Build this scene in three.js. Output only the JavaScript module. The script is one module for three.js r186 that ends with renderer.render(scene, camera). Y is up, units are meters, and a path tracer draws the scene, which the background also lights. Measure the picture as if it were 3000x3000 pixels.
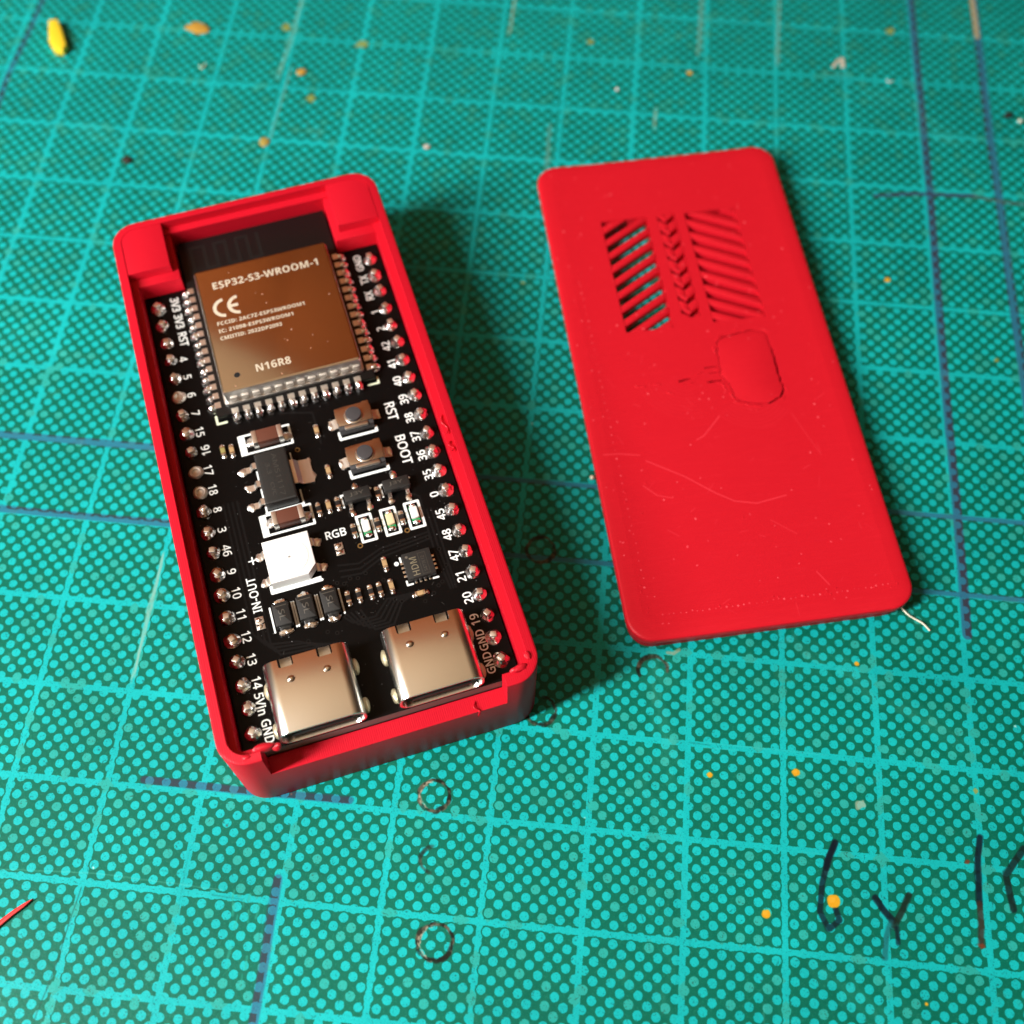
import * as THREE from 'three';
import { mergeGeometries, toCreasedNormals } from 'three/addons/utils/BufferGeometryUtils.js';
import { TessellateModifier } from 'three/addons/modifiers/TessellateModifier.js';
import { RectAreaLightUniformsLib } from 'three/addons/lights/RectAreaLightUniformsLib.js';
import { Brush, Evaluator, SUBTRACTION } from 'three-bvh-csg';

// ---------------------------------------------------------------- camera, lights, exposure
RectAreaLightUniformsLib.init();
const scene = new THREE.Scene();
scene.background = new THREE.Color().setRGB(0.02, 0.012, 0.007);       // the dim rest of the room
const camera = new THREE.PerspectiveCamera(46.95, 1, 0.005, 12);
camera.position.set(-0.006128, 0.12211, 0.046731);
camera.up.set(-0.0863, 0.4557, -0.8859);
camera.lookAt(camera.position.x - 0.0364, camera.position.y - 0.8901, camera.position.z - 0.4543);
camera.focus = 0.121;
camera.userData.fStop = 19;
const renderer = new THREE.WebGLRenderer({ antialias: true });
renderer.setSize(1024, 1024);
renderer.toneMapping = THREE.LinearToneMapping;
renderer.toneMappingExposure = 1;
renderer.shadowMap.enabled = true;

const LAMP_AT = new THREE.Vector3(-0.276, 0.268, 0.164);               // the lamp bar, left of the mat and nearer the viewer
const LAMP_TO = new THREE.Vector3(-0.020, 0.0, -0.020);
const LAMP_W = 0.04, LAMP_H = 0.215;
const bar = new THREE.RectAreaLight(new THREE.Color(1.0, 0.995, 0.98), 130, LAMP_W, LAMP_H);
bar.position.copy(LAMP_AT); bar.lookAt(LAMP_TO); scene.add(bar);
const FILL_UPLIGHT_AT = new THREE.Vector3(-0.95, 0.0, 0.10);              // added standing lamp: warm fill bounced off the ceiling
const fillUplight = new THREE.SpotLight(new THREE.Color(1.0, 0.86, 0.70), 10.5, 0, 1.22, 1, 2);
fillUplight.position.copy(FILL_UPLIGHT_AT); fillUplight.target.position.set(FILL_UPLIGHT_AT.x + 0.05, 2, FILL_UPLIGHT_AT.z + 0.1);
fillUplight.castShadow = true; scene.add(fillUplight, fillUplight.target);

// ---------------------------------------------------------------- helpers (millimetres; local axes u right, w up, v towards the viewer)
const PI = Math.PI, MM = 0.001;
let seed = 7;
const rnd = () => { seed = (seed * 1664525 + 1013904223) >>> 0; return seed / 4294967296; };
const rr = (a, b) => a + (b - a) * rnd();
const hash = (x, y) => { let h = (Math.imul(x | 0, 374761393) + Math.imul(y | 0, 668265263)) | 0; h = Math.imul(h ^ (h >>> 13), 1274126177); return ((h ^ (h >>> 16)) >>> 0) / 4294967296; };
const vnoise = (x, y) => {
  const xi = Math.floor(x), yi = Math.floor(y), fx = x - xi, fy = y - yi, sx = fx * fx * (3 - 2 * fx), sy = fy * fy * (3 - 2 * fy);
  const a = hash(xi, yi), b = hash(xi + 1, yi), c = hash(xi, yi + 1), d = hash(xi + 1, yi + 1);
  return a + (b - a) * sx + (c - a) * sy + (a - b - c + d) * sx * sy;
};
const names = {};
const numbered = (n) => { const k = (names[n] = (names[n] ?? -1) + 1); return k ? `${n}_${String(k).padStart(3, '0')}` : n; };
function norm(g) {                                                      // bare geometry with uv in metres by the way each face points
  g = g.index ? g.toNonIndexed() : g;
  for (const k of Object.keys(g.attributes)) if (k !== 'position' && k !== 'normal') g.deleteAttribute(k);
  if (!g.attributes.normal) g.computeVertexNormals();
  g.clearGroups?.();
  const p = g.attributes.position, uv = new Float32Array(p.count * 2), a = new THREE.Vector3(), b = new THREE.Vector3(), c = new THREE.Vector3();
  for (let i = 0; i < p.count; i += 3) {
    a.fromBufferAttribute(p, i); b.fromBufferAttribute(p, i + 1).sub(a); c.fromBufferAttribute(p, i + 2).sub(a); b.cross(c);
    const nx = Math.abs(b.x), ny = Math.abs(b.y), nz = Math.abs(b.z);
    for (let j = i; j < i + 3; j++) {
      const x = p.getX(j), y = p.getY(j), z = p.getZ(j);
      const [s, t] = ny >= nx && ny >= nz ? [z, x] : nx > nz ? [z, y] : [x, y];
      uv[2 * j] = s * MM; uv[2 * j + 1] = t * MM;
    }
  }
  g.setAttribute('uv', new THREE.BufferAttribute(uv, 2));
  return g;
}
function planUV(g, u0, v0, W, L) {                                      // lays a map over the plan, its top edge away from the viewer
  const p = g.attributes.position, uv = g.attributes.uv;
  for (let i = 0; i < p.count; i++) uv.setXY(i, (p.getX(i) - u0) / W, 1 - (p.getZ(i) - v0) / L);
  return g;
}
const finer = (g) => norm(new TessellateModifier(2.4, 18).modify(g));
function splitTop(g, limit = 0.75) {                                    // group 0: faces that look up, group 1: the rest
  const p = g.attributes.position, n = g.attributes.normal, uv = g.attributes.uv, up = [], side = [];
  for (let i = 0; i < p.count; i += 3) (n.getY(i) + n.getY(i + 1) + n.getY(i + 2) > 3 * limit ? up : side).push(i, i + 1, i + 2);
  const order = up.concat(side), out = new THREE.BufferGeometry();
  for (const [k, at, w] of [['position', p, 3], ['normal', n, 3], ['uv', uv, 2]]) {
    const a = new Float32Array(order.length * w);
    order.forEach((s, d) => { for (let c = 0; c < w; c++) a[d * w + c] = at.array[s * w + c]; });
    out.setAttribute(k, new THREE.BufferAttribute(a, w));
  }
  out.addGroup(0, up.length, 0); out.addGroup(up.length, side.length, 1);
  return out;
}
const join = (gs) => { gs = gs.map((g) => (g.attributes.uv && !g.index && Object.keys(g.attributes).length === 3 ? g : norm(g))); return gs.length === 1 ? gs[0] : mergeGeometries(gs); };
const toMetres = (g) => { if (!g.userData.m) { g.scale(MM, MM, MM); g.userData.m = true; } return g; };
function obj(name, gs, material, parent = scene) {
  const g = toMetres(Array.isArray(gs) ? join(gs) : gs.userData.m ? gs : gs.attributes.uv && !gs.index ? gs : norm(gs));
  const m = new THREE.Mesh(g, material);
  m.name = numbered(name); m.castShadow = m.receiveShadow = true; parent.add(m);
  return m;
}
function put(m, u, w, v, turn = 0) { m.position.set(u * MM, w * MM, v * MM); m.rotation.y = turn; return m; }
function thing(name, label, category, x = 0, y = 0, z = 0, turn = 0, group) {
  const o = new THREE.Group(); o.name = numbered(name); scene.add(o); put(o, x, y, z, turn);
  o.userData = { label, category }; if (group) o.userData.group = group;
  return o;
}
function tag(o, label, category, group) { o.userData.label = label; o.userData.category = category; if (group) o.userData.group = group; return o; }
function rrect(u0, u1, v0, v1, r, n = 7) {
  const P = [];
  for (const [cu, cv, a0] of [[u1 - r, v1 - r, 0], [u0 + r, v1 - r, 90], [u0 + r, v0 + r, 180], [u1 - r, v0 + r, 270]])
    for (let i = 0; i <= n; i++) { const a = (a0 + (90 * i) / n) * PI / 180; P.push([cu + r * Math.cos(a), cv + r * Math.sin(a)]); }
  return P;
}
function dense(P, step) {                                               // the same outline with more points along its straight sides
  const Q = []; const N = P.length;
  P.forEach(([u, v], i) => { const [p, q] = P[(i + 1) % N], n = i % (N / 4) === N / 4 - 1 ? (Math.floor(i / (N / 4)) % 2 ? Math.round(68 / step) : Math.round(32 / step)) : 1; for (let k = 0; k < n; k++) Q.push([u + ((p - u) * k) / n, v + ((q - v) * k) / n]); });
  return Q;
}
function ext(P, w0, w1, bevel = 0, holes = [], crease = 0.6) {
  const s = new THREE.Shape(P.map(([u, v]) => new THREE.Vector2(u, -v)));
  for (const h of holes) s.holes.push(new THREE.Path(h.map(([u, v]) => new THREE.Vector2(u, -v))));
  let g = new THREE.ExtrudeGeometry(s, { depth: w1 - w0 - 2 * bevel, bevelEnabled: bevel > 0, bevelThickness: bevel, bevelSize: bevel, bevelOffset: -bevel, bevelSegments: 2, curveSegments: 6 });
  g.translate(0, 0, bevel); g.rotateX(-PI / 2); g.translate(0, w0, 0);
  g.deleteAttribute('uv');
  g = toCreasedNormals(g, crease);
  return norm(g);
}
const box = (u0, u1, v0, v1, w0, w1, bevel = 0, r = 0.02) => (bevel > 0 ? ext(rrect(u0, u1, v0, v1, Math.max(r, bevel * 1.3), 2), w0, w1, bevel) : norm(new THREE.BoxGeometry(u1 - u0, w1 - w0, v1 - v0).translate((u0 + u1) / 2, (w0 + w1) / 2, (v0 + v1) / 2)));
const lump = (u, w, v, ru, rw, rv, ns = 12, nh = 8) => norm(new THREE.SphereGeometry(1, ns, nh).scale(ru, rw, rv).translate(u, w, v));
const lathe = (P, seg = 20) => norm(new THREE.LatheGeometry(P.map(([r, w]) => new THREE.Vector2(r, w)), seg));
function loft(rings, closeTop = false) {                                // rings: [[points], w] from the top down, same number of points each
  const n = rings[0][0].length, pos = [], idx = [];
  for (const [P, w] of rings) for (const [u, v] of P) pos.push(u, w, v);
  for (let k = 0; k + 1 < rings.length; k++) for (let i = 0; i < n; i++) {
    const a = k * n + i, b = k * n + (i + 1) % n, c = a + n, d = b + n;
    idx.push(a, b, c, b, d, c);
  }
  const g = new THREE.BufferGeometry();
  g.setAttribute('position', new THREE.BufferAttribute(new Float32Array(pos), 3)); g.setIndex(idx); g.computeVertexNormals();
  const nn = g.attributes.normal, p = g.attributes.position;            // outwards
  let s = 0; for (let i = 0; i < p.count; i++) s += nn.getX(i) * p.getX(i) + nn.getZ(i) * p.getZ(i);
  if (s < 0) { for (let i = 0; i < idx.length; i += 3) [idx[i], idx[i + 1]] = [idx[i + 1], idx[i]]; g.setIndex(idx); g.computeVertexNormals(); }
  return norm(g);
}
function ribbon(path, t, width) {                                       // a bent strip: path of [d, w], thickness t, running along u with its width along v
  const up = path.map(([d, w]) => new THREE.Vector2(d, w)), dn = [];
  for (let i = path.length - 1; i >= 0; i--) {
    const a = path[Math.max(0, i - 1)], b = path[Math.min(path.length - 1, i + 1)], dx = b[0] - a[0], dy = b[1] - a[1], l = Math.hypot(dx, dy);
    dn.push(new THREE.Vector2(path[i][0] + (dy / l) * t, path[i][1] - (dx / l) * t));
  }
  const g = new THREE.ExtrudeGeometry(new THREE.Shape(up.concat(dn)), { depth: width, bevelEnabled: false });
  g.translate(0, 0, -width / 2); g.deleteAttribute('uv');
  return norm(toCreasedNormals(g, 0.5));
}
function crumple(g, amount, f, s = 0) {                                 // uneven surface for crumbs and blobs
  const p = g.attributes.position;
  for (let i = 0; i < p.count; i++) {
    const x = p.getX(i), y = p.getY(i), z = p.getZ(i), k = 1 + amount * (vnoise(x * f + y * f * 1.7 + s, z * f - y * f * 0.9 + s * 3) - 0.5) * 2;
    p.setXYZ(i, x * k, y * k, z * k);
  }
  g.computeVertexNormals();
  return g;
}
function canvas(w, h) { const c = document.createElement('canvas'); c.width = w; c.height = h; return [c, c.getContext('2d')]; }
function texture(c, srgb = true) {
  const t = new THREE.CanvasTexture(c); if (srgb) t.colorSpace = THREE.SRGBColorSpace;
  t.magFilter = THREE.LinearFilter; return t;
}
function dataTexture(a, w, h, srgb = true) {
  const t = new THREE.DataTexture(a, w, h, THREE.RGBAFormat); if (srgb) t.colorSpace = THREE.SRGBColorSpace;
  t.magFilter = t.minFilter = THREE.LinearFilter; t.needsUpdate = true; return t;
}
const lin = (r, g, b) => new THREE.Color().setRGB(r, g, b);

// ---------------------------------------------------------------- the cutting mat
// drawn marks: everything that somebody cut, spilt, wrote or rubbed on the print, in millimetres of the mat
const MX0 = -104, MY0 = -122, MS = 176;                                 // the part of the mat drawn finely
const [ov, oc] = canvas(2048, 2048);
const [mkv, kc] = canvas(2048, 2048);                                    // felt pen: tints the green and the turquoise differently
for (const c of [oc, kc]) { c.scale(2048 / MS, 2048 / MS); c.translate(-MX0, -MY0); c.lineCap = 'round'; c.lineJoin = 'round'; }
function stroke(P, width, style, alpha = 1, rough = 0, c = oc) {
  const oc = c;
  oc.globalAlpha = alpha; oc.strokeStyle = style; oc.lineWidth = width;
  oc.beginPath();
  for (let i = 0; i < P.length - 1; i++) {
    const [x0, y0] = P[i], [x1, y1] = P[i + 1], n = Math.max(1, Math.round(Math.hypot(x1 - x0, y1 - y0) / 0.8));
    for (let k = i ? 1 : 0; k <= n; k++) { const t = k / n, x = x0 + (x1 - x0) * t + rr(-rough, rough), y = y0 + (y1 - y0) * t + rr(-rough, rough); i + k ? oc.lineTo(x, y) : oc.moveTo(x, y); }
  }
  oc.stroke(); oc.globalAlpha = 1;
}
function marker(P, width, style, alpha) { for (let k = 0; k < 3; k++) stroke(P.map(([x, y]) => [x + rr(-0.09, 0.09), y + rr(-0.09, 0.09)]), width * rr(0.75, 1), style, alpha * 0.62, 0.05); }
const felt = (P, width, alpha = 0.6) => { for (let k = 0; k < 3; k++) stroke(P.map(([x, y]) => [x + rr(-0.08, 0.08), y + rr(-0.08, 0.08)]), width * rr(0.75, 1), '#fff', alpha * 0.7, 0.04, kc); };
function blot(x, y, r, style, alpha = 1, round = 0.1) {
  oc.globalAlpha = alpha; oc.fillStyle = style; oc.beginPath();
  for (let k = 0; k <= 22; k++) { const a = (k / 22) * 2 * PI, q = r * (1 + round * 2 * (vnoise(Math.cos(a) * 1.6 + x, Math.sin(a) * 1.6 + y) - 0.5)); oc.lineTo(x + q * Math.cos(a), y + q * Math.sin(a)); }
  oc.fill(); oc.globalAlpha = 1;
}
felt([[-88.7, -98], [-88.9, -88], [-89.4, -78], [-88.9, -68]], 0.95, 0.5);
for (const y of [-19.9, -10.1]) { felt([[-104, y], [-60, y], [-20, y], [20, y], [72, y]], 0.7, 0.62); felt([[-104, y - 0.5], [-60, y - 0.45], [-45, y - 0.5]], 0.4, 0.6); }
felt([[40.25, -122], [40.5, -92.6], [40.6, -78.9], [40.7, -69.2], [40.5, -44.9], [40.5, -34.4], [40.6, -22.2], [40.55, -10.9], [40.55, -5.2]], 1.2, 0.85);
felt([[40.75, -70], [40.7, -44.9], [40.75, -22.2], [40.75, -5.1]], 0.6, 0.5);
felt([[49.9, -122], [49.8, -100.8], [49.75, -79.8], [50.0, -70.1], [50.0, -55.1], [50.3, -39.2], [50.3, -20], [50.3, 5]], 1.2, 0.85);
marker([[49.5, -118], [49.55, -108.3], [49.65, -100.4]], 0.8, '#a89a78', 0.95);
felt([[33.3, -68.2], [38.3, -69.1], [43.1, -69.3], [46.7, -69.5]], 0.65, 0.9); marker([[36, -68.8], [38.3, -69.1], [43.1, -69.3], [46.7, -69.5]], 0.4, '#3a3a5a', 0.5);
marker([[46.7, -69.4], [50.2, -68.9], [60, -68.2]], 0.5, '#48625e', 0.8);
felt([[-46.3, 19.25], [-36, 19.4], [-24.7, 19.35]], 0.85, 0.66);
felt([[-30.58, 27.8], [-30.6, 31], [-30.55, 36], [-30.55, 52]], 1.0, 0.66);
// handwriting in the near right corner
const INK = '#0b1420';
marker([[25.15, 19], [24.4, 20.8], [23.75, 23], [23.5, 25.9], [24.3, 27.4], [25.4, 26.5], [25.1, 25.4]], 0.59, INK, 0.61);
marker([[25.2, 18.9], [24.4, 20.8], [24.2, 21.5]], 0.67, INK, 0.78);
marker([[29.05, 23.95], [29.8, 25], [30.7, 26.1]], 0.70, INK, 0.78);
marker([[32.4, 23.5], [31.5, 25.3], [30.8, 26.6]], 0.63, '#15201a', 0.75);
marker([[30.5, 26.2], [29.9, 27.8], [29.7, 29.6]], 0.59, '#1d4a50', 0.41); marker([[31, 26.7], [31.1, 28.1]], 0.44, INK, 0.57);
marker([[40, 17], [39.5, 19.8], [39.4, 23.6]], 0.74, INK, 0.78); marker([[39.4, 23.6], [39.35, 25.7], [39.2, 27.5]], 0.59, '#3a2c26', 0.70);
marker([[44.3, 17.7], [42.3, 20.5], [42.4, 22.3], [42.7, 23.8]], 0.70, '#101c1c', 0.70);
// dried drops of glue
for (const [x, y, r] of [[12.34, 13.14, 0.31], [21.32, 12.02, 0.42], [24.85, 24.71, 0.69], [18.17, 26.58, 0.45], [33.48, 33.44, 0.17], [28.16, -0.68, 0.27], [7.67, -88.8, 0.42], [34.2, -54, 0.38]]) { blot(x, y, r, '#d99a1e', 0.97, 0.12); blot(x - r * 0.2, y - r * 0.2, r * 0.5, '#e3aa3a', 0.5, 0.3); }
for (const [x, y, r] of [[39.95, 12.18, 0.28], [47.15, -42.7, 0.3], [37, -100.5, 0.6], [-40.2, -89.8, 0.85], [-6.9, -93.7, 0.55], [-12.8, -48.9, 0.25], [-51.7, -92.1, 0.8], [-45.6, -78.3, 0.6]]) blot(x, y, r, '#a8903c', 0.75, 0.45);
blot(28.01, 14.76, 0.5, '#a9ab92', 0.7, 0.6); blot(38.48, 19.58, 0.25, '#7c3420', 0.8, 0.4); blot(39.2, 27.6, 0.3, '#8a3a22', 0.6, 0.5);
// rings pressed into the mat
for (const [x, y, r, a, a0, a1] of [[-16.07, 18.05, 1.6, 0.95, 0, 6.3], [-14.21, 32.31, 1.72, 1, 0, 6.3], [-15.4, 24.47, 1.3, 0.25, 1.6, 4.5], [-5.79, 7.94, 1.55, 0.7, -1.5, 3.6], [-7.4, -11.1, 1.6, 0.8, 0, 6.3], [6.0, 2.2, 1.6, 0.7, 2.6, 6.2]]) {
  for (let k = 0; k < 46; k++) {
    const t = a0 + ((a1 - a0) * k) / 46, q = r + rr(-0.1, 0.1), w = 0.5 + 0.5 * Math.abs(Math.cos(t - 0.6));
    oc.globalAlpha = a * rr(0.55, 0.95); oc.strokeStyle = rnd() < 0.62 ? '#161b14' : '#5d5344'; oc.lineWidth = rr(0.2, 0.56) * w;
    oc.beginPath(); oc.arc(x, y, q, t, t + 0.2); oc.stroke();
  }
  if (a > 0.9) for (let k = 0; k < 30; k++) { const t = rr(1.9, 4.4), q = r - rr(0.02, 0.3); oc.globalAlpha = 0.6; oc.strokeStyle = '#b3a48e'; oc.lineWidth = 0.12; oc.beginPath(); oc.arc(x, y, q, t, t + 0.12); oc.stroke(); }
}
oc.globalAlpha = 1;
stroke([[4.7, 1.0], [6.4, 0.9]], 0.12, '#2c2f25', 0.7, 0.15); stroke([[7.5, 0.2], [8.7, -0.3]], 0.4, '#b9a47e', 0.6, 0.2);
// whitish rubbed cuts along some of the lines
for (const [P, w, c, a] of [[[[-50.4, -100], [-50.6, -88.8], [-51, -81.9]], 0.7, '#86b7ac', 0.5], [[[-49.6, -84], [-50, -70]], 0.5, '#7a9a90', 0.35], [[[-18.6, -104], [-18.9, -94.2]], 0.6, '#9fa58d', 0.6], [[[-11.5, -77], [-11.4, -68.4]], 0.7, '#75948a', 0.45], [[[9.2, -106], [9, -93]], 0.8, '#86a597', 0.5], [[[20.55, -106], [20.4, -91.6]], 0.7, '#8aa79a', 0.5], [[[-50.1, -6.5], [-50.2, 0], [-50.1, 8.4]], 0.6, '#7fae9f', 0.6], [[[3.1, -81.1], [2.9, -77.4]], 0.55, '#9aa58d', 0.5], [[[27, -90.5], [30, -90.6]], 0.5, '#7d8467', 0.35]])
  for (let k = 0; k < 7; k++) stroke(P.map(([x, y]) => [x + rr(-w, w) * 0.5, y + rr(-0.8, 0.8)]), w * rr(0.15, 0.4), c, a * rr(0.4, 0.9), 0.12);
// knife scratches everywhere, fine and short, mostly along the grid
for (let k = 0; k < 620; k++) {
  const x = rr(MX0, MX0 + MS), y = rr(MY0, MY0 + MS), l = rr(0.6, 5) * (rnd() < 0.1 ? 4 : 1), q = rnd(), a = q < 0.4 ? rr(-0.05, 0.05) : q < 0.7 ? PI / 2 + rr(-0.05, 0.05) : rr(0, PI);
  stroke([[x, y], [x + l * Math.cos(a), y + l * Math.sin(a)]], rr(0.03, 0.07), rnd() < 0.55 ? '#0b3a30' : '#8fd0c2', rr(0.15, 0.5));
}
for (let k = 0; k < 60; k++) blot(rr(MX0, MX0 + MS), rr(MY0, MY0 + MS), rr(0.05, 0.14), ['#e9e2d0', '#c46a4a', '#cfd9d0', '#5a2a20'][k % 4], rr(0.4, 0.9), 0.5);
for (let k = 0; k < 70; k++) { const x = rr(MX0, MX0 + MS), y = rr(MY0, MY0 + MS); for (let j = 0; j < 5; j++) blot(x + rr(-1.6, 1.6), y + rr(-1.2, 1.2), rr(0.2, 0.7), k % 2 ? '#5f7a5a' : '#6fb0a2', 0.10, 0.7); }
stroke([[-50, 30.5], [-50.6, 38.5], [-51.3, 43]], 0.09, '#0d3d33', 0.7, 0.05); stroke([[-62, 29.7], [-49, 29.0], [-36, 29.4]], 0.06, '#9ac7b6', 0.5, 0.03);
for (const [x0, y0, x1, y1, w] of [[6.5, 12, 9.5, 36, 3.2], [5, -2, 8, 12, 2.2], [-70, 28, -60, 44, 4], [22, -2, 36, 6, 3], [-60, -62, -48, -40, 4], [-80, -70, -60, -66, 3], [24, 30, 34, 40, 4], [-6, -90, 14, -100, 5], [-90, -40, -70, -30, 5], [30, -90, 44, -80, 4]])   // dull films rubbed into the surface
  for (let k = 0; k < 26; k++) { const t = rnd(), x = x0 + (x1 - x0) * t + rr(-w, w) * 0.5, y = y0 + (y1 - y0) * t + rr(-w, w) * 0.5, a = Math.atan2(y1 - y0, x1 - x0) + rr(-0.3, 0.3), l = rr(1, 5); stroke([[x, y], [x + l * Math.cos(a), y + l * Math.sin(a)]], rr(0.3, 1.6), k % 3 ? '#8fcfc0' : '#6c9c88', 0.045, 0.2); }
for (let k = 0; k < 14; k++) { const x = rr(-35.5, -32), y = rr(29, 38); stroke([[x, y], [x + rr(-0.2, 0.2), y + rr(0.5, 1.6)]], rr(0.1, 0.3), '#2c9c88', 0.5, 0.05); }
const OV = oc.getImageData(0, 0, 2048, 2048).data, FELT = kc.getImageData(0, 0, 2048, 2048).data;
const dotA = 1.777, dotU = 0.14345, dotV = 0.42015;
function matColour(x, y, fine, out) {
  // the print: centimetre lines and a lattice of round dots, in turquoise ink on green
  const e1 = fine ? (vnoise(x * 6, y * 6) - 0.5) * 0.10 : 0, e2 = fine ? (vnoise(x * 11 + 9, y * 11) - 0.5) * 0.10 : 0;
  const gx = Math.round(x / 10), gy = Math.round(y / 10), dx = Math.abs(x - 10 * gx), dy = Math.abs(y - 10 * gy);
  const s = (x + y) / dotA - dotU, t = (x - y) / dotA - dotV, rs = Math.round(s), rt = Math.round(t), fs = s - rs, ft = t - rt;
  const ddx = (dotA * (fs + ft)) / 2, ddy = (dotA * (fs - ft)) / 2, dist = Math.hypot(ddx, ddy), cx = x - ddx, cy = y - ddy;
  const Dx = Math.abs(cx - 10 * Math.round(cx / 10)), Dy = Math.abs(cy - 10 * Math.round(cy / 10)), merges = Dx < 0.72 || Dy < 0.72;
  const h = hash(rs * 7 + 3, rt * 13 + 5), rad = 0.46 + (h - 0.5) * 0.03 + e1 * 0.6;
  const lw = 0.318 + e2 * 0.7, edge = fine ? 0.035 : 0.2;
  const cov = (d) => Math.min(1, Math.max(0, 0.5 + d / edge));
  let ink = Math.max(cov(lw - dx), cov(lw - dy));
  if (!merges) ink = Math.min(ink, cov(dist - rad - 0.14));
  ink = Math.max(ink, cov(rad - dist));
  let r = 0 + 14 * ink, g = 103 + 76 * ink, b = 83 + 96 * ink;
  if (fine) {
    const big = vnoise(x * 0.11, y * 0.11) * 0.6 + vnoise(x * 0.45 + 40, y * 0.45) * 0.4, gr = vnoise(x * 14, y * 14), sp = vnoise(x * 9 + 70, y * 9 - 31);
    const k = 0.90 + 0.12 * big + 0.09 * (gr - 0.5);
    r *= k; g *= k; b *= k;
    r += 3 * big;
    if (ink > 0.5 && sp > 0.78) { g -= 70 * (sp - 0.78) / 0.22; b -= 74 * (sp - 0.78) / 0.22; }
    if (ink > 0.5 && h > 0.86) { r += 22; g -= 12; b -= 22; }
    if (ink < 0.5 && sp > 0.80) { r += 14; g += 10; b += 8; }
    const px = Math.min(2046, Math.max(0, ((x - MX0) / MS) * 2048 - 0.5)), py = Math.min(2046, Math.max(0, ((y - MY0) / MS) * 2048 - 0.5));
    const xi = px | 0, yi = py | 0, fx = px - xi, fy = py - yi;
    let R = 0, G = 0, B = 0, A = 0, F = 0;
    for (let q = 0; q < 4; q++) {
      const o = ((yi + (q >> 1)) * 2048 + xi + (q & 1)) * 4, wq = (q & 1 ? fx : 1 - fx) * (q >> 1 ? fy : 1 - fy) * OV[o + 3];
      F += FELT[o + 3] * (q & 1 ? fx : 1 - fx) * (q >> 1 ? fy : 1 - fy);
      R += OV[o] * wq; G += OV[o + 1] * wq; B += OV[o + 2] * wq; A += wq;
    }
    if (F > 2) { const f = (F / 255) * (0.86 + 0.3 * (gr - 0.5)); r += ((ink > 0.5 ? 48 : 60) - r) * f; g += ((ink > 0.5 ? 94 : 48) - g) * f; b += ((ink > 0.5 ? 126 : 68) - b) * f; }
    if (A > 2) { const a = A / 255; r = r * (1 - a) + (R / A) * a; g = g * (1 - a) + (G / A) * a; b = b * (1 - a) + (B / A) * a; }
  }
  out[0] = r; out[1] = g; out[2] = b;
}
function matTile(x0, y0, size, n, fine) {
  const a = new Uint8Array(n * n * 4), o = [0, 0, 0];
  for (let j = 0; j < n; j++) for (let i = 0; i < n; i++) {
    matColour(x0 + ((i + 0.5) / n) * size, y0 + ((j + 0.5) / n) * size, fine, o);
    const k = (j * n + i) * 4; a[k] = o[0]; a[k + 1] = o[1]; a[k + 2] = o[2]; a[k + 3] = 255;
  }
  return dataTexture(a, n, n);
}
function noiseTexture(n, f, fn, srgb = false) {
  const a = new Uint8Array(n * n * 4);
  for (let j = 0; j < n; j++) for (let i = 0; i < n; i++) { const v = Math.max(0, Math.min(255, fn(i, j))), k = (j * n + i) * 4; a[k] = a[k + 1] = a[k + 2] = v; a[k + 3] = 255; }
  const t = dataTexture(a, n, n, srgb); t.wrapS = t.wrapT = THREE.RepeatWrapping; t.repeat.set(f, f); return t;
}
const matBump = noiseTexture(512, 1, (i, j) => 128 + 60 * (vnoise(i / 3, j / 3) - 0.5) + 90 * (vnoise(i / 11, j / 11) - 0.5));
const matMats = [];
for (const [i, j] of [[0, 0], [1, 0], [0, 1], [1, 1]]) {
  const b = matBump.clone(); b.repeat.set(3, 3); b.needsUpdate = true;
  matMats.push(new THREE.MeshPhysicalMaterial({ map: matTile(MX0 + (i * MS) / 2, MY0 + (j * MS) / 2, MS / 2, 2048, true), roughness: 0.4, specularIntensity: 0.4, bumpMap: b, bumpScale: 0.00003 }));
}
const BX0 = -190, BY0 = -210, BS = 350;
matMats.push(new THREE.MeshStandardMaterial({ map: matTile(BX0, BY0, BS, 1024, false), roughness: 0.5 }));
matMats.push(new THREE.MeshStandardMaterial({ color: lin(0.006, 0.11, 0.075), roughness: 0.6 }));
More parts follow.
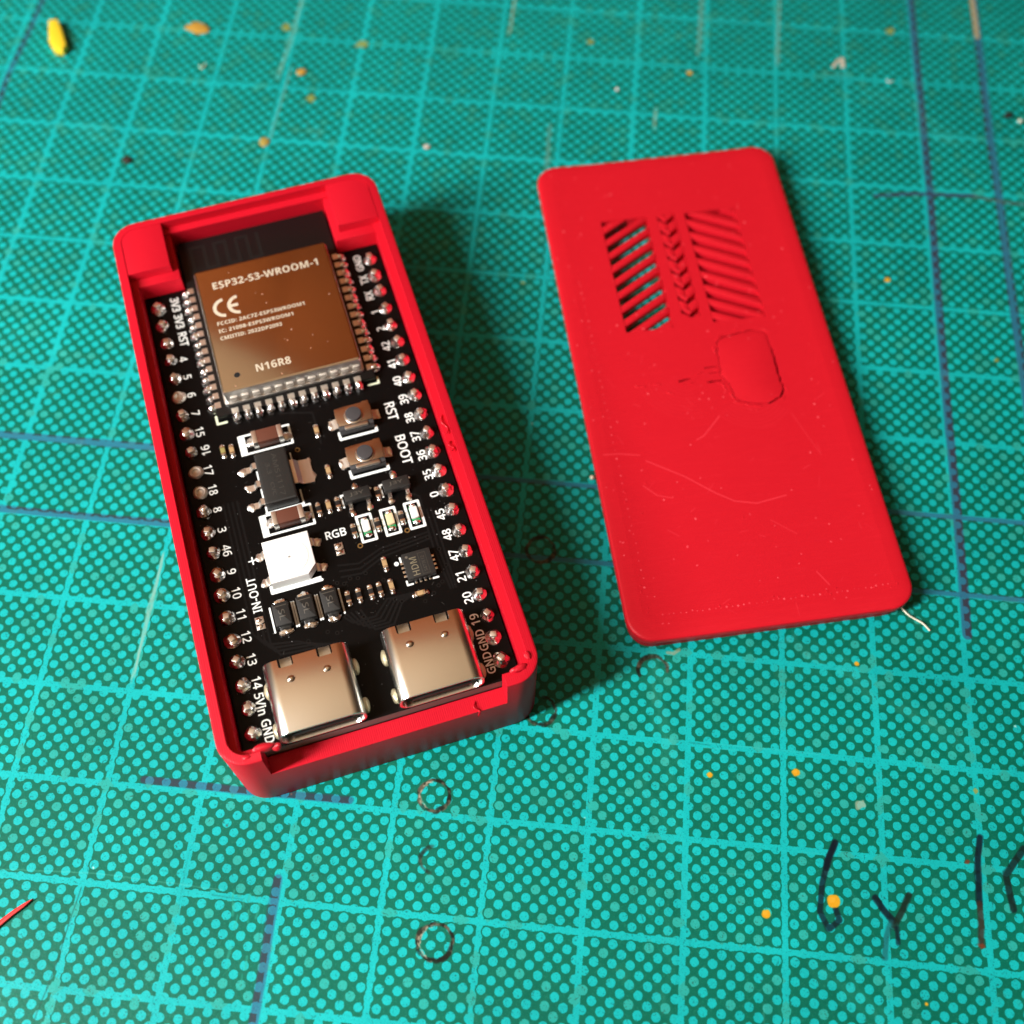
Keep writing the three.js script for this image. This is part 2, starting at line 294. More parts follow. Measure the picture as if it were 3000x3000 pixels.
{
  const pos = [], nor = [], uv = [], g = new THREE.BufferGeometry();
  const quad = (a, b, c, d, n, ua, ub, uc, ud) => { for (const [p, t] of [[a, ua], [b, ub], [c, uc], [a, ua], [c, uc], [d, ud]]) { pos.push(...p); nor.push(...n); uv.push(...t); } };
  const flat = (x0, x1, y0, y1, ox, oy, size, mi) => {
    const s = pos.length / 3, U = (x, y) => [(x - ox) / size, (y - oy) / size];
    quad([x0, 0, y0], [x0, 0, y1], [x1, 0, y1], [x1, 0, y0], [0, 1, 0], U(x0, y0), U(x0, y1), U(x1, y1), U(x1, y0));
    g.addGroup(s, 6, mi);
  };
  const X1 = MX0 + MS, Y1 = MY0 + MS, EX = BX0 + BS, EY = BY0 + BS;
  [[0, 0], [1, 0], [0, 1], [1, 1]].forEach(([i, j], k) => { const x = MX0 + (i * MS) / 2, y = MY0 + (j * MS) / 2; flat(x, x + MS / 2, y, y + MS / 2, x, y, MS / 2, k); });
  flat(BX0, EX, BY0, MY0, BX0, BY0, BS, 4); flat(BX0, EX, Y1, EY, BX0, BY0, BS, 4); flat(BX0, MX0, MY0, Y1, BX0, BY0, BS, 4); flat(X1, EX, MY0, Y1, BX0, BY0, BS, 4);
  const s = pos.length / 3, z = [0, 0];
  quad([BX0, 0, EY], [BX0, -3, EY], [EX, -3, EY], [EX, 0, EY], [0, 0, 1], z, z, z, z); quad([EX, 0, BY0], [EX, -3, BY0], [BX0, -3, BY0], [BX0, 0, BY0], [0, 0, -1], z, z, z, z);
  quad([BX0, 0, BY0], [BX0, -3, BY0], [BX0, -3, EY], [BX0, 0, EY], [-1, 0, 0], z, z, z, z); quad([EX, 0, EY], [EX, -3, EY], [EX, -3, BY0], [EX, 0, BY0], [1, 0, 0], z, z, z, z);
  quad([BX0, -3, EY], [BX0, -3, BY0], [EX, -3, BY0], [EX, -3, EY], [0, -1, 0], z, z, z, z);
  g.addGroup(s, 30, 5);
  g.setAttribute('position', new THREE.BufferAttribute(new Float32Array(pos), 3)); g.setAttribute('normal', new THREE.BufferAttribute(new Float32Array(nor), 3)); g.setAttribute('uv', new THREE.BufferAttribute(new Float32Array(uv), 2));
  tag(obj('cutting_mat', g, matMats), 'worn green cutting mat with turquoise dots and centimetre grid under everything', 'cutting mat');
}

// ---------------------------------------------------------------- what stands round the mat, outside the picture
const grainTex = noiseTexture(512, 1, (i, j) => 128 + 70 * (vnoise(i / 40, j / 2.5) - 0.5) + 60 * (vnoise(i / 90 + 9, j / 9) - 0.5), false);
function woodMap(n, base, dark, f) {
  const a = new Uint8Array(n * n * 4);
  for (let j = 0; j < n; j++) for (let i = 0; i < n; i++) {
    const v = vnoise(i / 50, j / 2.2) * 0.55 + vnoise(i / 120 + 5, j / 8) * 0.45, k = (j * n + i) * 4;
    for (let c = 0; c < 3; c++) a[k + c] = base[c] + (dark[c] - base[c]) * v;
    a[k + 3] = 255;
  }
  const t = dataTexture(a, n, n); t.wrapS = t.wrapT = THREE.RepeatWrapping; t.repeat.set(f, f); return t;
}
const woodMat = new THREE.MeshStandardMaterial({ map: woodMap(512, [186, 132, 82], [150, 98, 56], 1.5), roughness: 0.6 });
const table = obj('table_top', box(-900, 900, -700, 700, -33, -3.1, 3, 10), woodMat); table.userData.kind = 'structure';
{ // a plank ceiling: lit by the added uplighter
  const c = obj('ceiling', box(-2600, 2600, -3000, 2000, 1720, 1760), new THREE.MeshStandardMaterial({ map: woodMap(512, [226, 206, 176], [214, 192, 160], 0.5), roughness: 0.8 }));
  c.userData.kind = 'structure';
  const wm = new THREE.MeshStandardMaterial({ color: lin(0.55, 0.47, 0.38), roughness: 0.85 });
  for (const [n, a] of [['wall_left', [-2640, -2600, -3000, 2000]], ['wall_right', [2600, 2640, -3000, 2000]], ['wall_back', [-2600, 2600, -3040, -3000]], ['wall_front', [-2600, 2600, 2000, 2040]]]) obj(n, box(...a, -900, 1720), wm).userData.kind = 'structure';
  obj('floor', box(-2600, 2600, -3000, 2000, -940, -900), woodMat).userData.kind = 'structure';
}
{
  const t = thing('added_cupboard', 'added unseen brown wooden cupboard with two doors, there for its reflection in the metal', 'cupboard', -380, -900, -1130);  // added out of view so the bare metal mirrors brown
  const cm = new THREE.MeshStandardMaterial({ map: woodMap(512, [204, 118, 52], [176, 94, 38], 1.2), roughness: 0.55 });
  obj('carcass', box(-900, 900, -280, 260, 0, 2560, 4, 8), cm, t);
  for (const u of [-1, 1]) { const d = obj('door', box(u < 0 ? -896 : 4, u < 0 ? -4 : 896, 262, 282, 60, 2540, 4, 6), cm, t); obj('knob', norm(new THREE.SphereGeometry(16, 16, 10).translate(u * 50, 1100, 296)), new THREE.MeshStandardMaterial({ color: lin(0.5, 0.4, 0.2), metalness: 1, roughness: 0.3 }), d); }
}
{
  const t = thing('desk_lamp', 'long desk lamp bar shining from beyond the left edge of the mat', 'lamp');
  const steel = new THREE.MeshStandardMaterial({ color: lin(0.5, 0.5, 0.5), metalness: 0.9, roughness: 0.4 });
  const head = new THREE.Group(); head.name = numbered('lamp_head'); head.position.copy(LAMP_AT); head.lookAt(LAMP_TO); t.add(head);
  const housing = obj('housing', [norm(new THREE.BoxGeometry(LAMP_W * 1e3 + 8, LAMP_H * 1e3 + 12, 12).translate(0, 0, -8.5))], steel, head);
  const glow = obj('light_strip', [norm(new THREE.BoxGeometry(LAMP_W * 1e3, LAMP_H * 1e3, 1).translate(0, 0, -1.6))], new THREE.MeshStandardMaterial({ color: lin(0.8, 0.8, 0.8), emissive: new THREE.Color(1, 0.96, 0.9), emissiveIntensity: 3 }), head);
  housing.castShadow = glow.castShadow = false;
  const back = LAMP_AT.clone().sub(LAMP_TO).normalize(), top = LAMP_AT.clone().addScaledVector(back, 0.015), foot = new THREE.Vector3(-0.62, -0.003, 0.40);
  const curve = new THREE.CatmullRomCurve3([top, top.clone().addScaledVector(back, 0.06), new THREE.Vector3(-0.58, 0.42, 0.36), new THREE.Vector3(-0.62, 0.2, 0.40), foot]);
  const g = new THREE.TubeGeometry(curve, 40, 0.008, 10); g.userData.m = true;
  const arm = new THREE.Mesh(norm(g), steel); arm.name = numbered('lamp_arm'); t.add(arm);
  put(obj('lamp_base', lathe([[0, 0], [80, 0], [80, 10], [70, 16], [0, 18]], 32), steel, t), foot.x * 1e3, -3.1, foot.z * 1e3);
}
{
  const t = thing('added_uplighter', 'added unseen bowl uplighter giving warm fill by way of the ceiling', 'lamp', FILL_UPLIGHT_AT.x * 1e3, FILL_UPLIGHT_AT.y * 1e3, FILL_UPLIGHT_AT.z * 1e3);  // added lamp body round the fill spot, out of view
  const white = new THREE.MeshStandardMaterial({ color: lin(0.35, 0.33, 0.3), roughness: 0.5, side: THREE.DoubleSide });
  obj('bowl', lathe([[0, -70], [70, -66], [130, -30], [165, 30], [162, 30], [126, -26], [68, -60], [0, -64]], 32), white, t);
  obj('bulb', lump(0, -20, 0, 30, 30, 30), new THREE.MeshStandardMaterial({ color: lin(0.8, 0.8, 0.8), emissive: new THREE.Color(1, 0.8, 0.6), emissiveIntensity: 2 }), t);
  obj('stem', norm(new THREE.CylinderGeometry(11, 11, 830, 14).translate(0, -480, 0)), white, t);
  obj('foot', norm(new THREE.CylinderGeometry(130, 140, 20, 28).translate(0, -890, 0)), white, t);
}

// ---------------------------------------------------------------- red printed plastic
const layerTex = noiseTexture(256, 1, (i, j) => 128 + 74 * Math.sin((j / 256) * 2 * PI * 16) + 60 * (vnoise(j / 7, i / 60) - 0.5) + 50 * (vnoise(i / 5, j / 5) - 0.5));
layerTex.repeat.set(1 / 0.0034, 1 / 0.0034);
const RED = lin(0.56, 0.0068, 0.02);
const red = new THREE.MeshPhysicalMaterial({ color: RED, roughness: 0.46, bumpMap: layerTex, bumpScale: 0.000018, specularIntensity: 0.3 });
const redSmooth = new THREE.MeshPhysicalMaterial({ color: RED, roughness: 0.4 });
const CASE = [-32.3, 0, -13.58, 22.9 * PI / 180];

{
  const t = thing('enclosure', 'open red printed case that holds the black circuit board', 'case', ...CASE);
  const ev = new Evaluator(); ev.attributes = ['position', 'normal', 'uv']; ev.useGroups = false;
  const brush = (g) => { const b = new Brush(g); b.updateMatrixWorld(); return b; };
  let b = brush(ext(rrect(-15.95, 15.95, -37.4, 30.7, 2.9, 9), 0.05, 13, 0.22));
  for (const c of [ext(rrect(-14.2, 14.2, -35.5, 28.95, 0.6), 1.6, 15), ext(rrect(-14.95, 14.95, -36.45, 29.75, 1.9), 11.9, 15), box(-12.05, 12.05, 27, 33, 8.05, 15)]) b = ev.evaluate(b, brush(c), SUBTRACTION);
  obj('shell', norm(b.geometry), red, t);
  for (const s of [-1, 1]) {
    const P = [[10.0, -36.5], [14.9, -36.5], [14.9, -29.9], [10.0, -29.9]].map(([u, v]) => [s * u, v]);
    obj('corner_block', ext(s > 0 ? P : P.reverse(), 1.7, 12.95, 0.07), red, t);
    const Q = [[9.3, -35.6], [14.25, -35.6], [14.25, -28.75], [9.3, -28.75]].map(([u, v]) => [s * u, v]);
    obj('support_step', ext(s > 0 ? Q : Q.reverse(), 1.65, 11.7, 0.1), red, t);
  }
  obj('stringing_blob', [crumple(lump(0, 0, 0, 1.15, 0.5, 0.42, 16, 10), 0.3, 1.3, 3).translate(-11.7, 12.55, 29.35), crumple(lump(0, 0, 0, 0.55, 0.4, 0.4, 12, 8), 0.3, 2, 8).translate(-10.55, 12.3, 29.5), crumple(lump(0, 0, 0, 0.5, 0.25, 0.3), 0.3, 2, 5).translate(-13.4, 12.9, 29.9)].map((g) => norm(g)), redSmooth, t);
  obj('stringing_blob', [crumple(lump(0, 0, 0, 0.9, 0.3, 0.35, 14, 8), 0.4, 2, 13).translate(13.9, 12.95, 29.2), crumple(lump(0, 0, 0, 0.35, 0.3, 0.5, 10, 8), 0.4, 2, 4).translate(14.9, 13.0, 28.1)].map((g) => norm(g)), redSmooth, t);
  for (const [u, v, w, l] of [[14.6, -1.5, 11.95, 2.6], [14.55, 2.0, 12, 1.4], [9.0, 29.6, 8.1, 1.6]]) {   // loose hairs of plastic
    const c = new THREE.CatmullRomCurve3([new THREE.Vector3(u, w, v), new THREE.Vector3(u - 0.3, w + 0.25, v + l * 0.4), new THREE.Vector3(u + 0.15, w + 0.1, v + l * 0.7), new THREE.Vector3(u - 0.1, w + 0.3, v + l)]);
    obj('plastic_hair', norm(new THREE.TubeGeometry(c, 12, 0.09, 5)), redSmooth, t);
  }
}

// ---------------------------------------------------------------- the circuit board
const metal = (r, g, b, rough) => new THREE.MeshStandardMaterial({ color: lin(r, g, b), metalness: 1, roughness: rough });
const solder = metal(0.93, 0.92, 0.90, 0.23), tin = metal(0.88, 0.85, 0.80, 0.38), tinRough = metal(0.74, 0.69, 0.62, 0.55), gold = metal(0.86, 0.66, 0.36, 0.3);
const steelPlate = metal(0.74, 0.71, 0.68, 0.27), shellMetal = metal(0.92, 0.92, 0.87, 0.25);
const blackPlastic = new THREE.MeshStandardMaterial({ color: lin(0.012, 0.0115, 0.011), roughness: 0.5 });
const greyPlastic = new THREE.MeshStandardMaterial({ color: lin(0.045, 0.043, 0.045), roughness: 0.6 });
const whitePlastic = new THREE.MeshStandardMaterial({ color: lin(0.86, 0.85, 0.82), roughness: 0.4 });
const board = thing('circuit_board', 'black microcontroller board with two metal ports lying inside the red case', 'circuit board', ...CASE);

// the faint engraving on the chips: one sheet of four stamps
const [ac, ax] = canvas(512, 512);
ax.fillStyle = '#1d1c1a'; ax.fillRect(0, 0, 512, 512);
for (let k = 0; k < 9000; k++) { ax.fillStyle = rnd() < 0.5 ? 'rgba(60,56,50,0.10)' : 'rgba(0,0,0,0.12)'; ax.fillRect(rr(0, 512), rr(0, 512), rr(1, 3), rr(1, 3)); }
function engraved(text, x, y, px, turn, style = 'rgba(120,112,98,0.62)', weight = '') { ax.save(); ax.translate(x, y); ax.rotate(turn); ax.fillStyle = style; ax.font = `${weight}${px}px sans-serif`; ax.textAlign = 'center'; ax.textBaseline = 'middle'; ax.fillText(text, 0, 0); ax.restore(); }
for (const [w, x, y, q] of [['AMS1117', 150, 128, 50], ['3.3', 92, 90, 42], ['CVC', 92, 190, 38]]) engraved(w, x, y, q, PI / 2, 'rgba(110,102,90,0.30)');
engraved('J3Y', 384, 118, 92, 0);
engraved('SL', 128, 395, 120, PI / 2); ax.fillStyle = 'rgba(120,112,98,0.6)'; ax.fillRect(40, 296, 180, 8);
engraved('HDM', 345, 400, 84, -PI / 2, 'rgba(150,138,108,0.75)'); engraved('S477E12', 430, 395, 40, -PI / 2, 'rgba(110,100,86,0.5)'); ax.strokeStyle = 'rgba(90,82,70,0.6)'; ax.lineWidth = 3; ax.strokeRect(396, 290, 64, 200); ax.fillStyle = 'rgba(120,110,96,0.7)'; ax.beginPath(); ax.arc(296, 300, 12, 0, 7); ax.fill();
const chipMat = new THREE.MeshStandardMaterial({ map: texture(ac), roughness: 0.55 });
function stamped(g, cell, u0, u1, v0, v1) {                             // engraves the top of a chip body with one stamp of the sheet
  const p = g.attributes.position, n = g.attributes.normal, uv = g.attributes.uv, cx = cell % 2, cy = cell >> 1;
  for (let i = 0; i < p.count; i++) {
    if (n.getY(i) > 0.9) uv.setXY(i, (cx + Math.min(0.99, Math.max(0.01, (p.getX(i) - u0) / (u1 - u0)))) / 2, 1 - (cy + Math.min(0.99, Math.max(0.01, (p.getZ(i) - v0) / (v1 - v0)))) / 2);
    else uv.setXY(i, (cx + 0.03) / 2, 1 - (cy + 0.03) / 2);
  }
  return g;
}

const TOP = 9.5;
// printed face of the board: legends, outlines, tracks under the black lacquer
const PXM = 32, PU0 = -14, PV0 = -34.5, PW = 28, PL = 63.3;
const [pc, px] = canvas(PW * PXM, Math.round(PL * PXM));
px.fillStyle = '#0b0a0a'; px.fillRect(0, 0, pc.width, pc.height);
px.scale(PXM, PXM); px.translate(-PU0, -PV0); px.lineCap = 'round'; px.lineJoin = 'round';
const track = (P, w = 0.22, c = '#161515') => { px.strokeStyle = c; px.lineWidth = w; px.beginPath(); P.forEach(([u, v], i) => (i ? px.lineTo(u, v) : px.moveTo(u, v))); px.stroke(); };
const via = (u, v, r = 0.22, c = '#1c1a19') => { px.fillStyle = c; px.beginPath(); px.arc(u, v, r, 0, 7); px.fill(); px.fillStyle = '#050404'; px.beginPath(); px.arc(u, v, r * 0.55, 0, 7); px.fill(); };
for (let k = 0; k < 4; k++) track([[-10.6 + k * 0.5, 1], [-10.6 + k * 0.5, 16.5 + k * 0.5], [-9.6 + k * 0.4, 18 + k * 0.5], [-6.4 + k * 0.9, 18.6 + k * 0.42], [-4.2 + k * 0.5, 19.9]]);
for (let k = 0; k < 5; k++) track([[-1.5 + k * 0.5, 17.2], [-0.6 + k * 0.5, 18.3 + 0.35 * k], [1.8 + k * 0.4, 18.3 + 0.35 * k], [3.4 + k * 0.35, 16.8 + 0.2 * k], [5.6 + k * 0.3, 16.9]]);
for (let k = 0; k < 3; k++) track([[-0.5, 11.6 + k * 0.7], [1.6, 12 + k * 0.6], [4.2, 11 + k * 0.5], [9.6, 10.6 + k * 0.4]]);
for (let k = 0; k < 3; k++) track([[9.6 + k * 0.5, 8], [9.6 + k * 0.5, 12.8], [10 + k * 0.3, 17.6]]);
track([[-2.4, -8.6], [1.2, -7.6], [1.2, -3.4]]); track([[8.6, 5.2], [9.8, 6.2], [9.8, 8.4]]);
for (const [u, v] of [[-5.4, 18.9], [-3.3, 18.5], [-2.4, 18.9], [-1.3, 17.2], [0.6, 18], [4.8, 17.5], [8.2, 17.6], [8.9, 16.9], [9.4, 16.6], [10.1, 12.9], [10.3, 14.9], [9.3, 11.2], [6.2, 10.9], [3.6, 14.6], [4.2, 17.1], [-1.1, 13.5], [-0.4, 13.8], [0.3, 13.4], [1.1, 13.6], [2, 13.3], [7.1, 18.2], [2.1, 6.2]]) via(u, v);
for (const [u, v] of [[-1.47, -3.37], [2.25, 10.06], [7.46, 9.78]]) { via(u, v, 0.3, '#7a5b34'); }
const line = (P, w = 0.3, c = '#f2f6f3') => track(P, w, c);
const INKW = '#f2f6f3';
function legend(text, u, v, h, turn, weight = '') { px.save(); px.translate(u, v); px.rotate(turn); px.fillStyle = INKW; px.strokeStyle = INKW; px.lineWidth = 0.05 * h; px.font = `${weight}${h * 1.36}px sans-serif`; px.textAlign = 'center'; px.textBaseline = 'middle'; px.fillText(text, 0, 0.06 * h); px.strokeText(text, 0, 0.06 * h); px.restore(); }
const PITCH = 2.54, V0 = -26.67, CW = PI / 2, CCW = -PI / 2;
['', '', '', '4', '5', '6', '7', '15', '16', '17', '18', '8', '3', '46', '9', '10', '11', '12', '13', '14'].forEach((s, i) => s && legend(s, -11.2, V0 + PITCH * i + 0.05, 0.93, s === '16' ? CCW : CW));
legend('3V3', -11.2, -26.9, 0.95, CW); legend('3V3', -11.2, -24.4, 0.95, CW); legend('RST', -11.2, -21.8, 0.95, CW);
legend('5Vin', -11.3, 23.95, 0.92, CW); legend('GND', -11.2, 26.85, 0.9, CW);
['', '', '', '1', '2', '42', '41', '40', '39', '38', '37', '36', '35', '0', '45', '48', '47', '21', '20', '19'].forEach((s, i) => s && legend(s, 11.3, V0 + PITCH * i + 0.1, 0.93, CCW));
legend('GND', 11.15, -26.5, 0.88, CCW); legend('TX', 11.2, -23.9, 0.93, CCW); legend('RX', 11.2, -21.4, 0.93, CCW);
legend('GND', 11.3, 24.05, 0.86, CCW); legend('GND', 11.3, 26.6, 0.86, CCW);
legend('RST', 9.2, -5.2, 1.12, CW); legend('BOOT', 9.25, 0.0, 1.1, CW); legend('RGB', 0.1, 7.8, 0.92, 0); legend('IN-OUT', -9.7, 12.3, 0.9, CCW); line([[-9.35, 8.4], [-8.55, 8.4]], 0.16); line([[-8.95, 8.0], [-8.95, 8.8]], 0.16);
const frameBox = (u0, u1, v0, v1, w = 0.3) => line([[u0, v0], [u1, v0], [u1, v1], [u0, v1], [u0, v0]], w);
frameBox(-7.3, -1.75, -6.85, -4.45, 0.26); px.fillStyle = INKW; px.fillRect(-7.5, -6.95, 0.75, 2.65);
frameBox(-7.15, -1.7, 3.6, 6.0, 0.26); px.fillRect(-7.3, 3.5, 0.75, 2.65);
line([[-6.35, 3.35], [-2.3, 3.35]], 0.28); line([[-6.3, -2], [-6.3, 3.3]], 0.22); line([[-2.35, -3.2], [-2.35, -2.3]], 0.16); line([[-2.3, 1.6], [-2.3, 3.3]], 0.2);
for (const u of [3.4, 6.05, 8.7]) { frameBox(u - 0.75, u + 0.75, 6.65, 9.75, 0.3); }
for (const [u, v] of [[3.42, 4.42], [7.75, 4.4]]) { line([[u - 1.7, v + 0.7], [u - 1.75, v - 0.75], [u - 1.05, v - 0.75]], 0.24); line([[u + 0.95, v - 0.75], [u + 1.55, v - 0.75]], 0.26); }
for (const v of [-4.95, 0.15]) { line([[3.4, v + 0.9], [3.4, v + 1.75], [7.5, v + 1.75], [7.5, v + 1.2]], 0.34); }
line([[-7.75, 11.9], [-7.75, 12.65], [-2.5, 12.65]], 0.32); px.fillRect(-7.6, 12.2, 5.1, 0.35);
for (const u of [-7.25, -4.75, -2.25]) { line([[u - 1.15, 14.2], [u - 1.15, 17.0]], 0.2); line([[u + 1.12, 14.2], [u + 1.12, 17.0]], 0.2); }
line([[5.85, 12.7], [5.85, 13.2]], 0.22); line([[5.85, 15.5], [5.85, 15.95], [6.4, 15.95]], 0.22); line([[9.15, 15.95], [8.6, 15.95]], 0.22); px.fillStyle = INKW; px.beginPath(); px.arc(5.35, 13.25, 0.26, 0, 7); px.fill();
line([[-9.2, -10.2], [-9.2, -9.2], [-8.2, -9.2]], 0.3, '#dfe6c8'); line([[9.3, -10], [9.3, -9.25], [8.1, -9.25]], 0.26, '#dfe6c8');
for (let k = 0; k < 240; k++) { px.fillStyle = ['rgba(200,200,200,0.5)', 'rgba(150,150,150,0.35)', 'rgba(230,230,230,0.6)'][k % 3]; px.beginPath(); px.arc(rr(-13.5, 13.5), rr(-9, 28), rr(0.02, 0.055), 0, 7); px.fill(); }
for (let k = 0; k < 30; k++) { const u = rr(-9, 10), v = rr(-9, 20); px.strokeStyle = 'rgba(120,118,112,0.45)'; px.lineWidth = 0.05; px.beginPath(); px.moveTo(u, v); px.lineTo(u + rr(-0.4, 0.4), v + rr(-0.3, 0.3)); px.stroke(); }
const pcbTop = new THREE.MeshPhysicalMaterial({ map: texture(pc), roughness: 0.3, specularIntensity: 0.22 });
const pcbEdge = new THREE.MeshStandardMaterial({ color: lin(0.24, 0.19, 0.18), roughness: 0.6 });
obj('board_laminate', splitTop(planUV(ext(rrect(-14, 14, -34.5, 28.8, 0.4), 7.9, TOP), PU0, PV0, PW, PL)), [pcbTop, pcbEdge], board);

// pins: a square pin through a cone of solder
for (const s of [-1, 1]) for (let i = 0; i < 22; i++) {
  const v = V0 + PITCH * i, flat = s < 0 && (i === 5 || i === 9 || i === 10), j = rr(-0.16, 0.16), h = flat ? 0.28 : s > 0 ? rr(0.75, 1.0) : rr(0.62, 0.95);
  const P = flat ? [[0.82, 0], [0.78, 0.16], [0.6, 0.3], [0.42, 0.26], [0.3, 0.12], [0, 0.08]] : s > 0 ? [[0.84, 0], [0.8, 0.14], [0.66, 0.36 * h], [0.45, 0.68 * h], [0.36, 0.92 * h], [0, h]] : [[0.82, 0], [0.8, 0.18], [0.72, 0.45 * h], [0.54, 0.78 * h], [0.3, 0.96 * h], [0, h]];
  const m = obj('solder_joint', crumple(lathe(P.map(([r, w]) => [r * (1 + j * 0.6), w]), 22), 0.11, 1.9, i * 3.1 + s), flat ? tinRough : solder, board);
  put(m, s * 12.7 + rr(-0.08, 0.08), TOP - 0.01, v + rr(-0.08, 0.08), rr(0, 6));
  const tip = obj('header_pin', box(-0.3, 0.3, -0.3, 0.3, 1.65 - TOP, flat ? 0.05 : h + rr(0.04, 0.22), 0.05), tin, m);
  tip.rotation.y = rr(-0.3, 0.3);
}
// the radio module: its own small board, a metal can and solder along three sides
{
  const pcb = obj('radio_module', box(-8.95, 9.05, -35.1, -9.6, TOP + 0.02, 10.32, 0.03), new THREE.MeshPhysicalMaterial({ color: lin(0.006, 0.0055, 0.0055), roughness: 0.36, specularIntensity: 0.6 }), board);
  const ant = []; let right = true;
  const A = [[-7.6, -29.2], [-7.6, -33.9]]; for (let k = 0; k < 6; k++) { const u = -6.0 + k * 1.3; A.push([u, k % 2 ? -30.4 : -33.9], [u, k % 2 ? -33.9 : -30.4]); }
  for (let i = 0; i + 1 < A.length; i++) { const [a, b] = [A[i], A[i + 1]]; ant.push(box(Math.min(a[0], b[0]) - 0.22, Math.max(a[0], b[0]) + 0.22, Math.min(a[1], b[1]) - 0.22, Math.max(a[1], b[1]) + 0.22, 10.318, 10.334 + i * 0.0006)); }
  obj('antenna_track', ant, new THREE.MeshPhysicalMaterial({ color: lin(0.0095, 0.009, 0.009), roughness: 0.36, specularIntensity: 0.6 }), pcb);
  const [cc, cx] = canvas(1024, 1138), [mc, mx] = canvas(1024, 1138), K = 1024 / 15.65;
  cx.fillStyle = '#d2cbc2'; cx.fillRect(0, 0, 1024, 1138); mx.fillStyle = 'rgb(0,36,255)'; mx.fillRect(0, 0, 1024, 1138);
  for (let k = 0; k < 1500; k++) { mx.fillStyle = rnd() < 0.5 ? 'rgba(0,56,255,0.16)' : 'rgba(0,28,255,0.2)'; mx.fillRect(rr(0, 1024), rr(0, 1138), rr(2, 60), rr(1, 3)); }
  const mark = (draw) => { for (const [c, col] of [[cx, '#d9ccb4'], [mx, 'rgb(0,150,70)']]) { c.fillStyle = c.strokeStyle = col; draw(c); } };
  const words = (text, u, v, h, squeeze = 1, bold = 'bold ') => mark((c) => { c.save(); c.translate(u * K, v * K); c.scale(squeeze, 1); c.font = `${bold}${h * K * 1.38}px sans-serif`; c.textBaseline = 'middle'; c.fillText(text, 0, 0); c.restore(); });
  const fit = (text, u, v, h, width, bold = 'bold ') => { cx.font = `${bold}${h * K * 1.38}px sans-serif`; words(text, u, v, h, (width * K) / cx.measureText(text).width, bold); };
  fit('ESP32-S3-WROOM-1', 1.68, 2.65, 0.98, 12.7);
  mark((c) => { c.lineWidth = 0.40 * K; for (const u of [2.55, 4.2]) { c.beginPath(); c.arc(u * K, 5.95 * K, 1.13 * K, 1.62, 2 * PI - 1.62); c.stroke(); } c.fillRect(3.1 * K, 5.75 * K, 1.0 * K, 0.4 * K); });
  fit('FCCID: 2AC7Z-ESPS3WROOM1', 1.22, 8.05, 0.52, 10.25); fit('IC: 21098-ESPS3WROOM1', 1.22, 9.1, 0.52, 8.7); fit('CMIITID: 2022DP2093', 1.2, 10.13, 0.52, 7.1);
  fit('N16R8', 4.1, 15.2, 1.0, 4.1);
  for (let k = 0; k < 18; k++) { const u = rr(0.4, 15.2), v = rr(0.4, 17), r = rr(0.03, 0.08); for (const [c, col] of [[cx, '#c98a62'], [mx, 'rgb(0,170,60)']]) { c.fillStyle = col; c.beginPath(); c.ellipse(u * K, v * K, r * K, r * K * 1.6, rr(0, 3), 0, 7); c.fill(); } }
  for (const c of [cx, mx]) { c.fillStyle = c === cx ? '#050404' : 'rgb(0,220,0)'; c.beginPath(); c.arc(2.05 * K, 15.45 * K, 0.34 * K, 0, 7); c.fill(); }
  const mt = texture(mc, false);
  const canTop = new THREE.MeshStandardMaterial({ map: texture(cc), metalness: 1, roughness: 1, metalnessMap: mt, roughnessMap: mt });
  const can = obj('shield_can', splitTop(planUV(ext(rrect(-7.7, 7.95, -28.15, -10.75, 0.35), 10.36, 12.78, 0.26), -7.7, -28.15, 15.65, 17.4), 0.9), [canTop, tin], pcb);
  obj('can_flange', ext(rrect(-7.85, 8.1, -28.3, -10.6, 0.4), 10.325, 10.75, 0.06), tin, pcb);
  for (let k = 0; k < 12; k++) obj('can_window', box(-7.05 + k * 1.265, -6.25 + k * 1.265, -10.8, -10.57, 10.95, 11.75, 0.04), tinRough, pcb);
  const padG = toMetres(join([box(-0.2, 0.45, -0.38, 0.38, 0, 0.05), box(0.42, 0.47, -0.3, 0.3, -0.8, 0)])), filG = [0, 1, 2].map((k) => toMetres(norm(crumple(lump(0, 0, 0, 0.72, 0.86, 0.5, 14, 9), 0.16, 2.2, k * 7))));
  const pad = (u, v, turn, k) => { put(obj('module_pad', padG, tin, pcb), u, 10.325, v, turn); put(obj('solder_fillet', filG[k % 3], solder, pcb), u + 0.72 * Math.cos(turn), TOP + 0.12, v - 0.72 * Math.sin(turn), turn + rr(-0.12, 0.12)); };
  for (let k = 0; k < 14; k++) { pad(-8.52, -27.6 + 1.27 * k, PI, k); pad(8.62, -27.6 + 1.27 * k, 0, k + 1); }
  for (let k = 0; k < 12; k++) pad(-6.93 + 1.27 * k, -10.02, -PI / 2, k);
}
